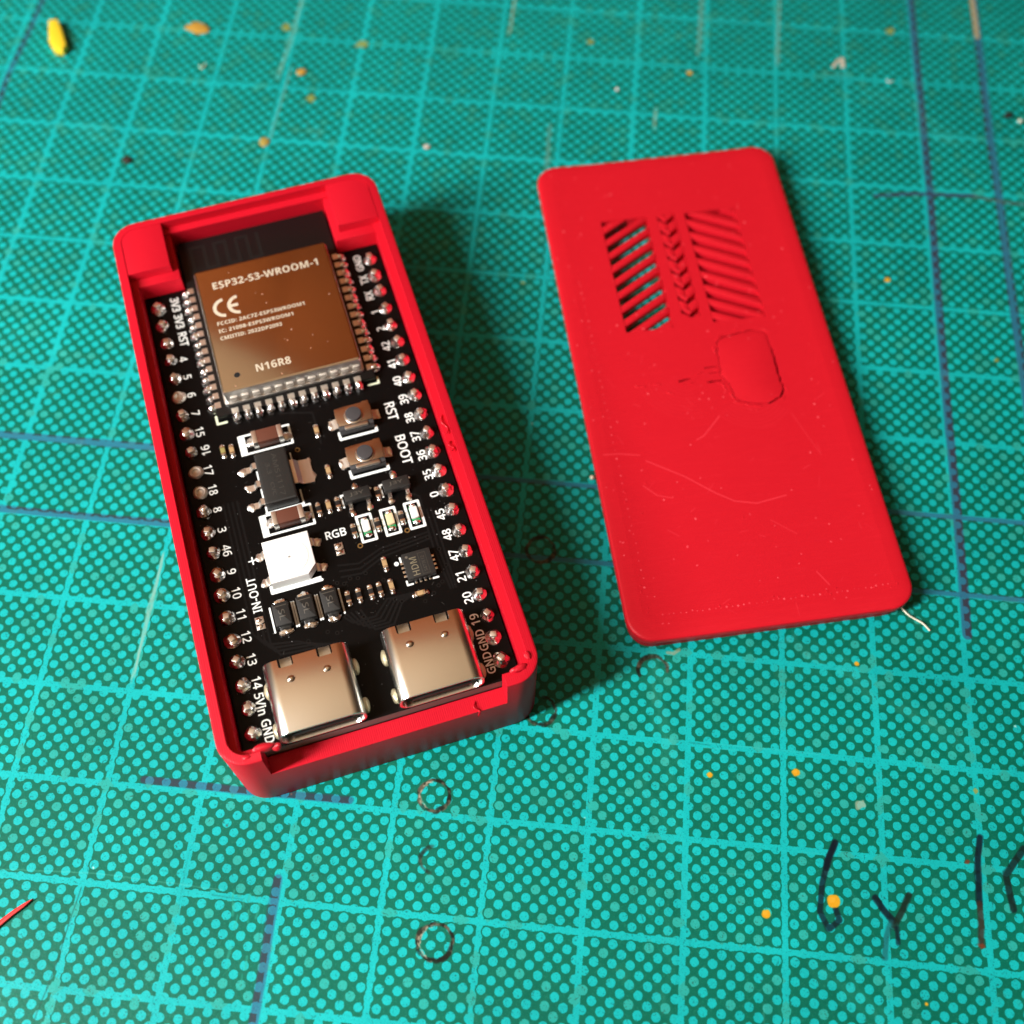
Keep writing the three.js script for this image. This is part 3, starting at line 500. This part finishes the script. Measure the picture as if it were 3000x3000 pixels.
// two ports
for (const u of [-5.95, 6.0]) {
  const V1 = 21.2, V2 = 28.75, half = 4.32;
  const ring = (h0, h1, r) => { const P = []; for (const [cu, cw, a0] of [[half - h0 - r, h1 - r, 0], [-half + h0 + r, h1 - r, 90], [-half + h0 + r, -h1 + r, 180], [half - h0 - r, -h1 + r, 270]]) for (let i = 0; i <= 8; i++) { const a = (a0 + (90 * i) / 8) * PI / 180; P.push(new THREE.Vector2(cu + r * Math.cos(a), cw + r * Math.sin(a))); } return P; };
  const s = new THREE.Shape(ring(0, 1.6, 1.25)); s.holes.push(new THREE.Path(ring(0.28, 1.32, 1.0)));
  let g = new THREE.ExtrudeGeometry(s, { depth: V2 - V1 - 0.12, bevelEnabled: true, bevelThickness: 0.06, bevelSize: 0.06, bevelOffset: -0.06, bevelSegments: 2, curveSegments: 6 });
  g.translate(0, TOP + 1.62, V1 + 0.06); g.deleteAttribute('uv'); g = norm(toCreasedNormals(g, 0.6));
  const ev = new Evaluator(); ev.attributes = ['position', 'normal', 'uv']; ev.useGroups = false;
  const mk = (q) => { const b = new Brush(q); b.updateMatrixWorld(); return b; };
  let b = mk(g);
  for (const d of [-1.95, 1.95]) b = ev.evaluate(b, mk(ext(rrect(d - 0.75, d + 0.75, V1 - 0.6, V1 + 0.95, 0.22), TOP + 2.3, TOP + 4)), SUBTRACTION);
  const shell = put(obj('connector_shell', norm(b.geometry), shellMetal, board), u, 0, 0);
  const inner = new THREE.ExtrudeGeometry(new THREE.Shape(ring(0.27, 1.33, 1.0)), { depth: V2 - V1 - 1.5, bevelEnabled: false, curveSegments: 6 }); inner.translate(0, TOP + 1.62, V1 + 0.96); inner.deleteAttribute('uv');
  obj('connector_insert', norm(inner), blackPlastic, shell);
  obj('connector_tongue', box(-3.0, 3.0, V2 - 0.6, V2 - 0.12, TOP + 1.35, TOP + 1.9, 0.06), blackPlastic, shell);
  for (const d of [-1.75, 1.85]) { const m = obj('dimple', crumple(lump(0, 0, 0, 0.42, 0.22, 0.36, 16, 10), 0.1, 3, d), metal(0.8, 0.76, 0.7, 0.18), shell); put(m, d, TOP + 3.2, 23.5); }
  for (const d of [-1.95, 1.95]) { const m = obj('spring_tab', ribbon([[0, 0.35], [0.35, 0.1], [0.75, 0], [1.1, 0.1]], 0.12, 1.15), metal(0.72, 0.7, 0.68, 0.22), shell); put(m, d, TOP + 2.48, V1 - 0.1, -PI / 2); }
  for (const [d, v] of [[-1, 23.0], [-1, 27.2], [1, 23.0], [1, 27.2]]) { const m = obj('mounting_tab', crumple(lump(0, 0, 0, 0.42, 0.55, 0.85, 14, 9), 0.15, 2, v + d), new THREE.MeshStandardMaterial({ color: lin(0.62, 0.55, 0.36), metalness: 0.55, roughness: 0.5 }), shell); put(m, d * 4.45, TOP + 0.1, v); }
}
// small parts soldered to the board
const ceramic = { tan: lin(0.42, 0.27, 0.13), dark: lin(0.012, 0.011, 0.011), brown: lin(0.115, 0.037, 0.022), olive: lin(0.30, 0.26, 0.09) };
const ceramicMat = Object.fromEntries(Object.entries(ceramic).map(([k, c]) => [k, new THREE.MeshStandardMaterial({ color: c, roughness: 0.42 })]));
const endG = toMetres(join([box(-0.27, 0.27, -0.13, 0.13, 0, 0.42, 0.03), norm(crumple(lump(0, 0.03, 0.26, 0.3, 0.24, 0.26, 10, 7), 0.2, 3))]));
function chip(name, kind, u, v, turn = 0) {
  const dark = kind === 'dark', m = put(obj(name, box(-0.25, 0.25, -0.4, 0.4, 0.02, dark ? 0.3 : 0.42, 0.02), ceramicMat[kind], board), u, TOP, v, turn);
  for (const s of [0, PI]) { const e = obj('terminal', endG, solder, m); e.position.set(0, 0, (s ? -0.4 : 0.4) * MM); e.rotation.y = s; }
}
for (const [n, k, u, v, t] of [['chip_capacitor', 'olive', -9.3, -5.5], ['chip_capacitor', 'tan', -8.35, -5.3], ['chip_capacitor', 'tan', 1.1, -5.0], ['chip_capacitor', 'tan', 1.15, 0.35], ['chip_resistor', 'dark', -0.92, 4.6], ['chip_capacitor', 'tan', 0.18, 4.55], ['chip_resistor', 'dark', 1.19, 4.55], ['chip_resistor', 'dark', 5.57, 4.6], ['chip_resistor', 'dark', 2.05, 8.2], ['chip_resistor', 'dark', 4.65, 8.25], ['chip_resistor', 'dark', 7.3, 8.2], ['chip_capacitor', 'tan', 4.18, 12.95], ['chip_capacitor', 'tan', 4.2, 15.6], ['chip_resistor', 'dark', 2.97, 15.6], ['chip_resistor', 'dark', 2.0, 15.6], ['chip_resistor', 'dark', 0.75, 15.6], ['chip_resistor', 'dark', -0.4, 15.6], ['chip_capacitor', 'tan', 6.85, 17.3, PI / 2]]) chip(n, k, u, v, t || 0);
for (const v of [-5.55, 4.85]) {                                        // two large capacitors across the board
  const m = put(obj('large_capacitor', box(-1.2, 1.2, -0.8, 0.8, 0.03, 1.35, 0.06), ceramicMat.brown, board), -4.2, TOP, v);
  for (const s of [0, PI]) { const e = obj('terminal', [box(-0.28, 0.28, -0.82, 0.82, 0.02, 1.39, 0.07), norm(crumple(lump(0.42, 0.05, 0.15, 0.62, 0.3, 0.6, 14, 8), 0.25, 2.2, v + s))], tin, m); e.position.set((s ? -1.42 : 1.42) * MM, 0, 0); e.rotation.y = s; }
}
{ // voltage regulator
  const m = put(obj('regulator_chip', stamped(ext(rrect(-1.75, 1.75, -3.25, 3.25, 0.25), 0.12, 1.72, 0.22), 0, -1.9, 1.9, -3.3, 3.3), chipMat, board), -4.4, TOP, 0);
  for (const v of [-2.3, 0, 2.25]) put(obj('lead', [ribbon([[0, 0.85], [0.5, 0.85], [0.85, 0.2], [1.6, 0.16]], 0.16, 0.72), norm(crumple(lump(1.5, 0.05, 0, 0.5, 0.16, 0.5, 12, 7), 0.15, 2, v))], tin, m), -1.7, 0, v, PI);
  put(obj('cooling_tab', [ribbon([[0, 0.9], [0.45, 0.9], [0.95, 0.3], [1.5, 0.22], [2.2, 0.16]], 0.18, 3.0), norm(crumple(lump(1.95, 0.04, 0, 0.45, 0.14, 1.6, 14, 7), 0.12, 1.4))], tin, m), 1.7, 0, -0.35);
}
for (const [u, v] of [[3.42, 4.42], [7.75, 4.4]]) {                     // two small transistors
  const m = put(obj('transistor', stamped(ext(rrect(-1.45, 1.45, -0.68, 0.68, 0.12, 3), 0.1, 1.05, 0.12), 1, -1.5, 1.5, -0.75, 0.75), chipMat, board), u, TOP, v);
  for (const [d, s] of [[0, -1], [-0.98, 1], [0.98, 1]]) put(obj('lead', [ribbon([[0, 0.55], [0.25, 0.55], [0.5, 0.12], [0.85, 0.1]], 0.11, 0.42), norm(crumple(lump(0.85, 0.03, 0, 0.5, 0.2, 0.38, 12, 7), 0.2, 2, u + d))], solder, m), d, 0, s * 0.62, s < 0 ? PI / 2 : -PI / 2);
}
{ // the white light-emitting part
  const P = [[-2.45, -2.45], [2.45, -2.45], [2.45, 1.5], [1.5, 2.45], [-2.45, 2.45]];
  const m = put(obj('white_package', ext(P.slice().reverse(), 0.05, 1.55, 0.08), whitePlastic, board), -5.1, TOP, 9.85);
  obj('lens', norm(new THREE.CylinderGeometry(1.95, 1.95, 0.06, 32).translate(0, 1.55, 0)), new THREE.MeshStandardMaterial({ color: lin(0.88, 0.87, 0.83), roughness: 0.22 }), m);
  obj('light_die', box(-0.12, 0.12, -0.1, 0.1, 1.58, 1.61), new THREE.MeshStandardMaterial({ color: lin(0.3, 0.28, 0.26), roughness: 0.5 }), m);
  for (const [s, v] of [[-1, -1.55], [-1, 1.5], [1, -1.55], [1, 1.5]]) put(obj('lead', [ribbon([[0, 0.5], [0.25, 0.5], [0.5, 0.12], [0.85, 0.1]], 0.12, 0.9), norm(crumple(lump(0.7, 0.02, 0, 0.4, 0.16, 0.5, 12, 7), 0.2, 2, v + s))], tin, m), s * 2.4, 0, v, s > 0 ? 0 : PI);
}
for (const [u, c] of [[3.4, [0.85, 0.84, 0.76]], [6.05, [0.72, 0.6, 0.36]], [8.7, [0.88, 0.86, 0.82]]]) {   // three indicator lights, unlit
  const m = put(obj('indicator_light', box(-0.42, 0.42, -0.72, 0.62, 0.2, 0.62, 0.1), new THREE.MeshPhysicalMaterial({ color: lin(...c), roughness: 0.25 }), board), u, TOP, 8.2);
  obj('base', box(-0.42, 0.42, -0.95, 0.95, 0.02, 0.2), new THREE.MeshStandardMaterial({ color: lin(0.02, 0.3, 0.1), roughness: 0.5 }), m);
  for (const s of [-1, 1]) { const e = obj('terminal', norm(crumple(lump(0, 0, 0, 0.4, 0.34, 0.3, 12, 8), 0.2, 3, u + s)), solder, m); put(e, 0, 0.12, s * 0.98); }
}
for (const [n, u, v] of [['reset_button', 5.45, -5.0], ['boot_button', 5.45, 0.1]]) {
  const m = put(obj(n, box(-1.95, 1.95, -1.35, 1.4, 0.03, 1.2, 0.05), greyPlastic, board), u, TOP, v);
  obj('cover_plate', ext([[-1.95, -1.3], [-1.1, -1.4], [1.2, -1.4], [1.2, -1.5], [1.98, -1.5], [1.98, -0.9], [2.05, -0.8], [2.05, 0.6], [1.9, 0.75], [1.9, 1.0], [-1.9, 1.0], [-1.9, 0.6], [-2.02, 0.5], [-2.02, -0.8], [-1.95, -0.9]].reverse(), 1.22, 1.42, 0.04), metal(0.6, 0.52, 0.46, 0.25), m);
  obj('plate_lip', box(-1.35, 1.35, 1.0, 1.5, 1.02, 1.36, 0.12, 0.16), metal(0.7, 0.66, 0.62, 0.3), m);
  obj('plunger', lathe([[0.88, 1.3], [0.88, 1.78], [0.82, 1.86], [0, 1.87]], 28), new THREE.MeshStandardMaterial({ color: lin(0.05, 0.047, 0.05), roughness: 0.5 }), m);
  obj('plunger_collar', lathe([[1.1, 1.4], [1.06, 1.47], [0.9, 1.5]], 28), metal(0.75, 0.72, 0.68, 0.25), m);
  for (const s of [-1, 1]) put(obj('lead', [ribbon([[0, 0.35], [0.35, 0.3], [0.6, 0.16], [0.95, 0.14]], 0.14, 1.25), norm(crumple(lump(0.75, 0.02, 0, 0.32, 0.16, 0.7, 12, 7), 0.15, 2, u + s + v))], tin, m), s * 1.9, 0, -0.15, s > 0 ? 0 : PI);
}
{ // interface chip with contacts round its edges
  const m = put(obj('interface_chip', stamped(ext(rrect(-1.5, 1.5, -1.5, 1.5, 0.06, 2), 0.05, 0.78, 0.04), 3, -1.55, 1.55, -1.55, 1.55), chipMat, board), 7.55, TOP, 14.2);
  const cg = toMetres(join([box(-0.2, 0.22, -0.13, 0.13, 0.0, 0.12, 0.03)]));
  for (let k = 0; k < 4; k++) for (const [s, t] of [[-1, PI], [1, 0]]) put(obj('contact', cg, solder, m), s * 1.6, 0.01, -0.75 + k * 0.5, t);
  for (let k = 0; k < 4; k++) put(obj('contact', cg, solder, m), -0.75 + k * 0.5, 0.01, 1.62, -PI / 2);
}
for (const u of [-7.25, -4.75, -2.25]) {                                // three diodes
  const m = put(obj('diode', stamped(ext(rrect(-0.85, 0.85, -1.3, 1.3, 0.08, 2), 0.08, 1.1, 0.12), 2, -0.9, 0.9, -1.35, 1.35), chipMat, board), u, TOP, 15.6);
  for (const s of [1, -1]) put(obj('terminal', [box(-0.4, 0.4, -0.55, 0.55, 0.02, 0.3, 0.04), norm(crumple(lump(0.15, 0.12, 0, 0.45, 0.24, 0.72, 14, 8), 0.3, 2.6, u * s))], solder, m), 0, 0, s * 1.5, s > 0 ? -PI / 2 : PI / 2);
}
for (const [u, v] of [[0.07, 9.8], [-9.65, 15.55]]) for (const s of [-1, 1]) {   // bare bridging pads with solder
  const P = s < 0 ? [[-0.45, -0.72], [0.45, -0.72], [0.45, -0.02], [0, 0.18], [-0.45, -0.02]] : [[-0.45, 0.1], [0, 0.32], [0.45, 0.1], [0.45, 0.72], [-0.45, 0.72]];
  const m = put(obj('bridge_pad', ext(P.slice().reverse(), 0.005, 0.12, 0.05), tin, board), u, TOP, v);
  put(obj('solder_drop', norm(crumple(lump(0, 0, 0, 0.36, 0.16, 0.28, 12, 8), 0.25, 3, u + s)), solder, m), -0.05, 0.08, s * 0.4);
}

// ---------------------------------------------------------------- the lid
{
  const t = thing('vented_cover', 'flat red printed lid with slanted vent slots lying beside the case', 'lid', 10.8, 0.04, -36.27, 13.6 * PI / 180);
  const [lc, lx] = canvas(1024, 2048), k = 1024 / 33;
  lx.fillStyle = '#c81625'; lx.fillRect(0, 0, 1024, 2048);
  for (let i = 0; i < 5200; i++) { const y = rr(0, 2048), x = rr(0, 1024); lx.fillStyle = rnd() < 0.5 ? 'rgba(150,0,14,0.05)' : 'rgba(255,70,80,0.05)'; lx.fillRect(x, y, rr(6, 90), rr(1, 2)); }
  lx.scale(k, k * 2048 / 1024 / (68 / 33)); lx.translate(16.5, 34); lx.lineCap = 'round';
  const scr = (P, w, a) => { lx.strokeStyle = `rgba(255,100,108,${a * 0.6})`; lx.lineWidth = w; lx.beginPath(); P.forEach(([u, v], i) => (i ? lx.lineTo(u + rr(-0.05, 0.05), v + rr(-0.05, 0.05)) : lx.moveTo(u, v))); lx.stroke(); };
  scr([[-10, 12], [-6, 14.6], [-3, 17.2], [-1, 18.6], [1.5, 19.2], [5, 18.6]], 0.16, 0.55); scr([[-11, 15.2], [-9.6, 16.6], [-8, 17.2]], 0.14, 0.5); scr([[-0.2, 7.2], [-2.6, 9.6], [-3.6, 10]], 0.14, 0.6);
  scr([[8.4, 8], [9.6, 11.5], [10.4, 14]], 0.1, 0.35); scr([[-14.8, 10.6], [-13, 10.7], [-10.6, 11.2]], 0.16, 0.5); scr([[2.5, 21.5], [5, 23.6]], 0.12, 0.35); scr([[6, 28.5], [7, 30.3]], 0.16, 0.5);
  for (let i = 0; i < 6; i++) { lx.strokeStyle = 'rgba(255,100,110,0.09)'; lx.lineWidth = 0.1; lx.beginPath(); lx.arc(4.2, 4.2, 2.6 + i * 0.5, 0.7, 2.6); lx.stroke(); }
  for (let i = 0; i < 8; i++) { lx.strokeStyle = 'rgba(255,100,110,0.07)'; lx.lineWidth = 0.1; lx.beginPath(); lx.arc(-3, 1.2, 2 + i * 0.55, 1.4, 3.0); lx.stroke(); }
  for (let i = 0; i < 150; i++) { const u = rr(-15.5, 15.5), v = rr(-33, 33); lx.fillStyle = `rgba(255,120,126,${rr(0.2, 0.75)})`; lx.beginPath(); lx.ellipse(u, v, rr(0.05, 0.17), rr(0.05, 0.12), rr(0, 3), 0, 7); lx.fill(); }
  for (let i = 0; i < 40; i++) { lx.fillStyle = `rgba(255,120,126,${rr(0.3, 0.7)})`; const a = i / 40; for (const [u, v] of [[-13.3, -14 + a * 44], [-12 + a * 26, 31.2]]) { lx.beginPath(); lx.arc(u + rr(-0.1, 0.1), v + rr(-0.1, 0.1), rr(0.04, 0.12), 0, 7); lx.fill(); } }
  for (let i = 0; i < 60; i++) { const u = rr(-14, 14), v = rr(-30, 32), a = rr(0, PI), l = rr(0.3, 1.6); scr([[u, v], [u + l * Math.cos(a), v + l * Math.sin(a)]], rr(0.05, 0.11), rr(0.12, 0.4)); }
  const lidBump = layerTex.clone(); lidBump.repeat.set(34 / 3.4, 68 / 3.4); lidBump.needsUpdate = true;
  const lidMat = new THREE.MeshPhysicalMaterial({ map: texture(lc), roughness: 0.44, bumpMap: lidBump, bumpScale: 0.000012, specularIntensity: 0.4 });
  const plan = (g) => planUV(g, -16.5, -34, 33, 68);
  const ZT = 2.85, RI = 1.9, HU = 16.05, HV = 34;
  const Lw = [-8.9, -2.9, -23.9, -6.2], Cw = [-1.5, 0.85, -24.1, -7.4], Rw = [2.15, 8.75, -23.9, -6.3], rectP = ([a, b, c, d]) => [[a, c], [b, c], [b, d], [a, d]];
  const patch0 = [[1.95, -3.3], [2.95, -3.95], [6.5, -4.4], [8.1, -3.6], [8.25, -0.1], [8.15, 2.2], [8.2, 4.3], [7.6, 5.4], [6.0, 6.2], [4.2, 5.85], [2.4, 5.1], [2.2, 3.5], [1.85, 2.4], [1.3, 1.5], [1.65, -1.5]];
  const patch = []; patch0.forEach(([u, v], i) => { const [p, q] = patch0[(i + 1) % patch0.length], n = Math.max(1, Math.round(Math.hypot(p - u, q - v) / 0.5)); for (let m = 0; m < n; m++) patch.push([u + ((p - u) * m) / n + rr(-0.09, 0.09), v + ((q - v) * m) / n + rr(-0.09, 0.09)]); });   // a ragged outline
  const pc0 = patch.reduce((s, [u, v]) => [s[0] + u / patch.length, s[1] + v / patch.length], [0, 0]);
  const hole = patch.map(([u, v]) => { const du = u - pc0[0], dv = v - pc0[1], l = Math.hypot(du, dv), gap = 0.05 + rr(0, 0.09) + 0.22 * Math.max(0, du / l - 0.3) * (dv > -2 ? 1.3 : 0.3) + 0.12 * Math.max(0, dv / l - 0.3); return [u + (du / l) * gap, v + (dv / l) * gap]; });
  const slits = [[[-4.0, 1.62], [-3.1, 1.44], [-2.3, 1.5], [-2.6, 1.66], [-3.3, 1.74], [-3.9, 1.86]], [[-0.7, 2.2], [0.1, 2.14], [0.9, 2.2], [1.3, 2.12], [1.3, 2.4], [0.5, 2.36], [-0.2, 2.47]], [[-0.5, 0.2], [0.3, 0.13], [1.15, 0.22], [1.15, 0.34], [0.2, 0.3], [-0.5, 0.36]], [[-0.2, 1.05], [1.0, 1.0], [1.0, 1.1], [-0.2, 1.13]]];
  const ringAt = (d, r) => dense(rrect(-HU + d, HU - d, -HV + d, HV - d, r, 8), 1.7);
  obj('top_plate', plan(finer(ext(ringAt(RI, 1.5), 1.35, ZT, 0, [rectP(Lw), rectP(Cw), rectP(Rw), hole, ...slits]))), lidMat, t);
  obj('rounded_rim', plan(loft([[ringAt(RI, 1.5), ZT], [ringAt(1.0, 2.1), ZT - 0.05], [ringAt(0.35, 2.55), ZT - 0.13], [ringAt(0.1, 2.75), ZT - 0.24], [ringAt(0.0, 2.85), ZT - 0.42], [ringAt(0.0, 2.85), ZT - 1.1], [ringAt(0.12, 2.8), 1.34], [ringAt(RI, 1.5), 1.34]])), lidMat, t);
  obj('inner_skirt', ext(ringAt(0.4, 2.6), 0.01, 1.33, 0.05, [ringAt(2.6, 1)]), red, t);
  obj('vent_floor', box(1.55, 9.3, -24.4, -6.0, 0.03, 0.5), red, t);
  obj('tab_backing', box(-4.4, 8.9, -5.0, 6.9, 0.6, 1.34), red, t);
  obj('button_tab', plan(ext(patch.slice().reverse(), 1.35, ZT - 0.02, 0.02)), lidMat, t);
  { // molten ridges along the scar
    const R = [];
    for (const [u, v, a, l] of [[2.6, 5.75, 0.5, 0.7], [3.6, 6.2, 0.35, 0.8], [4.6, 6.45, 0.1, 0.6], [1.2, 2.7, 0.2, 0.5], [1.3, 3.3, 1.2, 0.5], [1.95, 4.6, 1.2, 0.6], [7.9, 5.9, -0.7, 0.5], [8.7, 4.6, 1.5, 0.6], [1.1, 0.7, 0.1, 0.6], [-1.6, 1.0, -0.1, 1.0], [-3, 2.2, -0.1, 0.9], [1.35, -2, 1.4, 0.7], [2.3, -4, -0.5, 0.6], [5, -5, -0.15, 0.8], [8.3, -4.2, 0.6, 0.5], [-6.6, 1.8, 0.2, 0.4], [-7.4, 1.6, 0.1, 0.35], [-8.2, 1.9, 0, 0.4], [-9, 1.75, 0.2, 0.3], [-5.2, 3.3, 0.5, 0.6]]) {
      const g = crumple(lump(0, 0, 0, l, 0.07, 0.13, 12, 7), 0.5, 2.4, u * 3 + v); g.rotateY(-a); g.translate(u, ZT + 0.005, v); R.push(norm(g));
    }
    for (let i = 0; i < 46; i++) { const g = lump(0, 0, 0, rr(0.08, 0.2), 0.035, rr(0.07, 0.12), 8, 5); g.rotateY(rr(0, 3)); const k = i % 4, u = k === 0 ? rr(-15, 15) : k === 1 ? rr(-13.8, -13) : rr(-14, 14), v = k === 0 ? rr(30.6, 31.6) : k === 1 ? rr(-12, 31) : rr(-32, 32); g.translate(u, ZT + 0.004, v); R.push(norm(g)); }
    obj('scar_ridge', plan(join(R)), lidMat, t);
  }
  // the slats of the vent, each a bar of its own
  const clip = (P, a, b, c, d) => { for (const [ax_, s, l] of [[0, 1, a], [0, -1, -b], [1, 1, c], [1, -1, -d]]) { const out = []; for (let i = 0; i < P.length; i++) { const p = P[i], q = P[(i + 1) % P.length], fp = s * p[ax_] - l, fq = s * q[ax_] - l; if (fp >= 0) out.push(p); if ((fp >= 0) !== (fq >= 0)) { const m = fp / (fp - fq); out.push([p[0] + (q[0] - p[0]) * m, p[1] + (q[1] - p[1]) * m]); } } P = out; if (P.length < 3) return []; } return P; };
  const area = (P) => Math.abs(P.reduce((s, p, i) => { const q = P[(i + 1) % P.length]; return s + p[0] * q[1] - q[0] * p[1]; }, 0)) / 2;
  const slat = (P, z0, W) => { const Q = clip(P, W[0], W[1], W[2], W[3]).filter((p, i, A) => { const q = A[(i + 1) % A.length]; return Math.hypot(p[0] - q[0], p[1] - q[1]) > 0.02; }); if (Q.length > 2 && area(Q) > 0.4) obj('slat', plan(ext(Q, z0, ZT - 0.02 + rr(-0.02, 0.01), area(Q) > 3 ? 0.26 : area(Q) > 1.5 ? 0.13 : 0.05)), lidMat, t); };
  for (let i = -5; i < 12; i++) {
    const b = -19.29 + 2.12 * i, w = 0.48, f = (a) => -0.6 * (a + 8.85);
    slat([[Lw[0], b + w + f(Lw[0])], [Lw[1], b + w + f(Lw[1])], [Lw[1], b + 2.12 - w + f(Lw[1])], [Lw[0], b + 2.12 - w + f(Lw[0])]], 1.8, Lw);
    const c = -21.45 + 2.14 * i, h = (a) => 0.49 * (a - 2.15), w2 = 0.52;
    slat([[Rw[0], c + w2 + h(Rw[0])], [Rw[1], c + w2 + h(Rw[1])], [Rw[1], c + 2.14 - w2 + h(Rw[1])], [Rw[0], c + 2.14 - w2 + h(Rw[0])]], 0.7, Rw);
    const e = -23.55 + 2.14 * i, m = -0.35, w3 = 0.34;
    slat([[Cw[0], e + w3], [m, e + w3 + 0.85], [m, e + 2.14 - w3 + 0.85], [Cw[0], e + 2.14 - w3]], 1.56, [Cw[0], m, Cw[2], Cw[3]]);
    slat([[m, e + w3 + 0.85], [Cw[1], e + w3], [Cw[1], e + 2.14 - w3], [m, e + 2.14 - w3 + 0.85]], 1.56, [m, Cw[1], Cw[2], Cw[3]]);
  }
}

// ---------------------------------------------------------------- bits lying on the mat
const mat1 = (r, g, b, rough = 0.5) => new THREE.MeshPhysicalMaterial({ color: lin(r, g, b), roughness: rough });
{
  const P = [[-86.0, -88.7], [-84.7, -89.1], [-83.6, -87.2], [-82.0, -84.0], [-82.3, -82.9], [-83.6, -82.9], [-84.8, -84.6]].map(([x, y]) => [x + 84.1, y + 85.8]);
  const g = ext(P.slice().reverse(), 0.05, 1.35, 0.3);
  tag(put(obj('plastic_offcut', g, mat1(0.86, 0.62, 0.03, 0.35)), -84.1, 0, -85.8), 'bright yellow plastic offcut lying in the far corner of the mat', 'offcut');
}
const flake = (name, label, category, x, y, r, h, m, s = 1.6, turn = 0, lift = 0) => tag(put(obj(name, norm(crumple(lump(0, 0, 0, r * s * 0.7, h, r * 0.75, 14, 8), 0.35, 0.9, x)).translate(0, h * 0.7 + lift, 0), m), x, 0, y, turn), label, category);
const amber = mat1(0.48, 0.27, 0.045, 0.35);
flake('glue_flake', 'wide amber glue flake on the far edge of the mat, right of the yellow offcut', 'glue flake', -64.5, -90.6, 1.55, 0.22, amber, 1.5, -0.1);
flake('glue_flake', 'small rounded amber glue flake, the middle one of three beyond the case', 'glue flake', -47.9, -83.3, 0.78, 0.2, amber, 1.2);
flake('glue_flake', 'dull amber glue flake nearest the far edge of the red case', 'glue flake', -50.6, -69.4, 1.0, 0.18, mat1(0.36, 0.27, 0.06, 0.45), 0.9, 0.4);
flake('dark_crumb', 'dark brown crumb between the yellow offcut and the red case', 'crumb', -68.6, -64.3, 0.85, 0.3, mat1(0.02, 0.016, 0.01, 0.8), 1.3, -0.5);
flake('dark_crumb', 'black crumb beside the violet line at the far right', 'crumb', 52.6, -84.8, 0.6, 0.35, mat1(0.006, 0.01, 0.008, 0.8), 1.3, 0.5);
flake('pale_crumb', 'pale cream crumb next to the black crumb at the far right', 'crumb', 54.2, -83.9, 0.3, 0.25, mat1(0.6, 0.62, 0.5, 0.5), 1.3);
flake('pale_crumb', 'pale crumb touching the left edge of the red lid', 'crumb', -2.15, -20.95, 0.34, 0.3, mat1(0.75, 0.68, 0.5, 0.5), 1.2);
flake('pale_crumb', 'pinkish crumb on a grid line beyond the far right corner of the case', 'crumb', -28.1, -70.8, 0.5, 0.16, mat1(0.5, 0.42, 0.36, 0.6), 1.3);
flake('white_shaving', 'white glossy shaving on the mat beyond the lid', 'shaving', -2.55, -84.3, 0.42, 0.26, mat1(0.85, 0.86, 0.84, 0.25), 0.9);
function strand(name, label, category, P, r, m) { const c = new THREE.CatmullRomCurve3(P.map(([x, y, z]) => new THREE.Vector3(x, z ?? r, y))); return tag(obj(name, norm(new THREE.TubeGeometry(c, 24, r, 6)), m), label, category); }
strand('plastic_curl', 'thin white plastic curl left of the violet line near the far edge', 'plastic curl', [[36.0, -90.3], [35.95, -89.8, 0.2], [36.3, -89.6, 0.25], [36.8, -90.0, 0.15]], 0.08, mat1(0.8, 0.84, 0.8, 0.3));
strand('plastic_curl', 'pale curl hooked like a tick near the yellow offcut', 'plastic curl', [[-62.6, -83.0, 0.1], [-62.1, -82.4, 0.2], [-61.7, -83.4, 0.3]], 0.12, mat1(0.5, 0.62, 0.42, 0.4));
{
  const t = thing('paper_scrap', 'folded cream paper scrap beyond the far right corner of the lid', 'paper scrap', 29.2, 0, -92.9);
  const m = mat1(0.52, 0.5, 0.4, 0.8);
  const a = obj('strip', box(-0.3, 0.3, -1.0, 0.95, 0.05, 0.22, 0.03), m, t); put(a, 0.45, 0, 0, 0.05);
  const b = obj('strip', box(-0.22, 0.22, -1.0, 0.9, 0.03, 0.16, 0.03), m, t); put(b, -0.5, 0.02, 0.2, -0.5);
}
strand('fibre', 'thin pale fibre sticking out from the near right corner of the lid', 'fibre', [[33.3, -7.7, 0.3], [34.0, -6.9, 0.35], [34.9, -6.45, 0.2], [35.6, -6.0, 0.3], [36.35, -5.3, 0.15]], 0.11, mat1(0.72, 0.7, 0.55, 0.6));
{
  const P = [[-58.2, 35.5], [-57.0, 34.3], [-56.0, 33.3], [-55.2, 32.6], [-54.3, 32.0], [-55.0, 32.9], [-55.9, 33.8], [-57.2, 35.3], [-58.0, 36.1]].map(([x, y]) => [x + 56, y - 33.5]);
  tag(put(obj('plastic_shaving', ext(P.slice().reverse(), 0.08, 0.42, 0.08), mat1(0.78, 0.03, 0.03, 0.35)), -56, 0, 33.5), 'thin red plastic shaving at the near left edge of the mat', 'shaving');
}

{ // the print has warped: its long and short edges lift a little
  const lid = scene.getObjectByName('vented_cover'), done = new Set();
  lid.traverse((m) => {
    if (!m.isMesh || done.has(m.geometry)) return;
    done.add(m.geometry);
    const p = m.geometry.attributes.position, n = m.geometry.attributes.normal, N = new THREE.Vector3();
    for (let i = 0; i < p.count; i++) {
      const u = p.getX(i) / MM, v = p.getZ(i) / MM, a = u / 16, b = v / 34, y = p.getY(i) / MM;
      const k = Math.min(1, y / 1.4), f = k * (0.3 * a ** 4 + 0.16 * b ** 6), fu = (k * 0.3 * 4 * a ** 3) / 16, fv = (k * 0.16 * 6 * b ** 5) / 34;
      p.setY(i, (y + f) * MM);
      N.fromBufferAttribute(n, i); N.x -= fu * N.y; N.z -= fv * N.y; N.normalize(); n.setXYZ(i, N.x, N.y, N.z);
    }
  });
}

renderer.render(scene, camera);
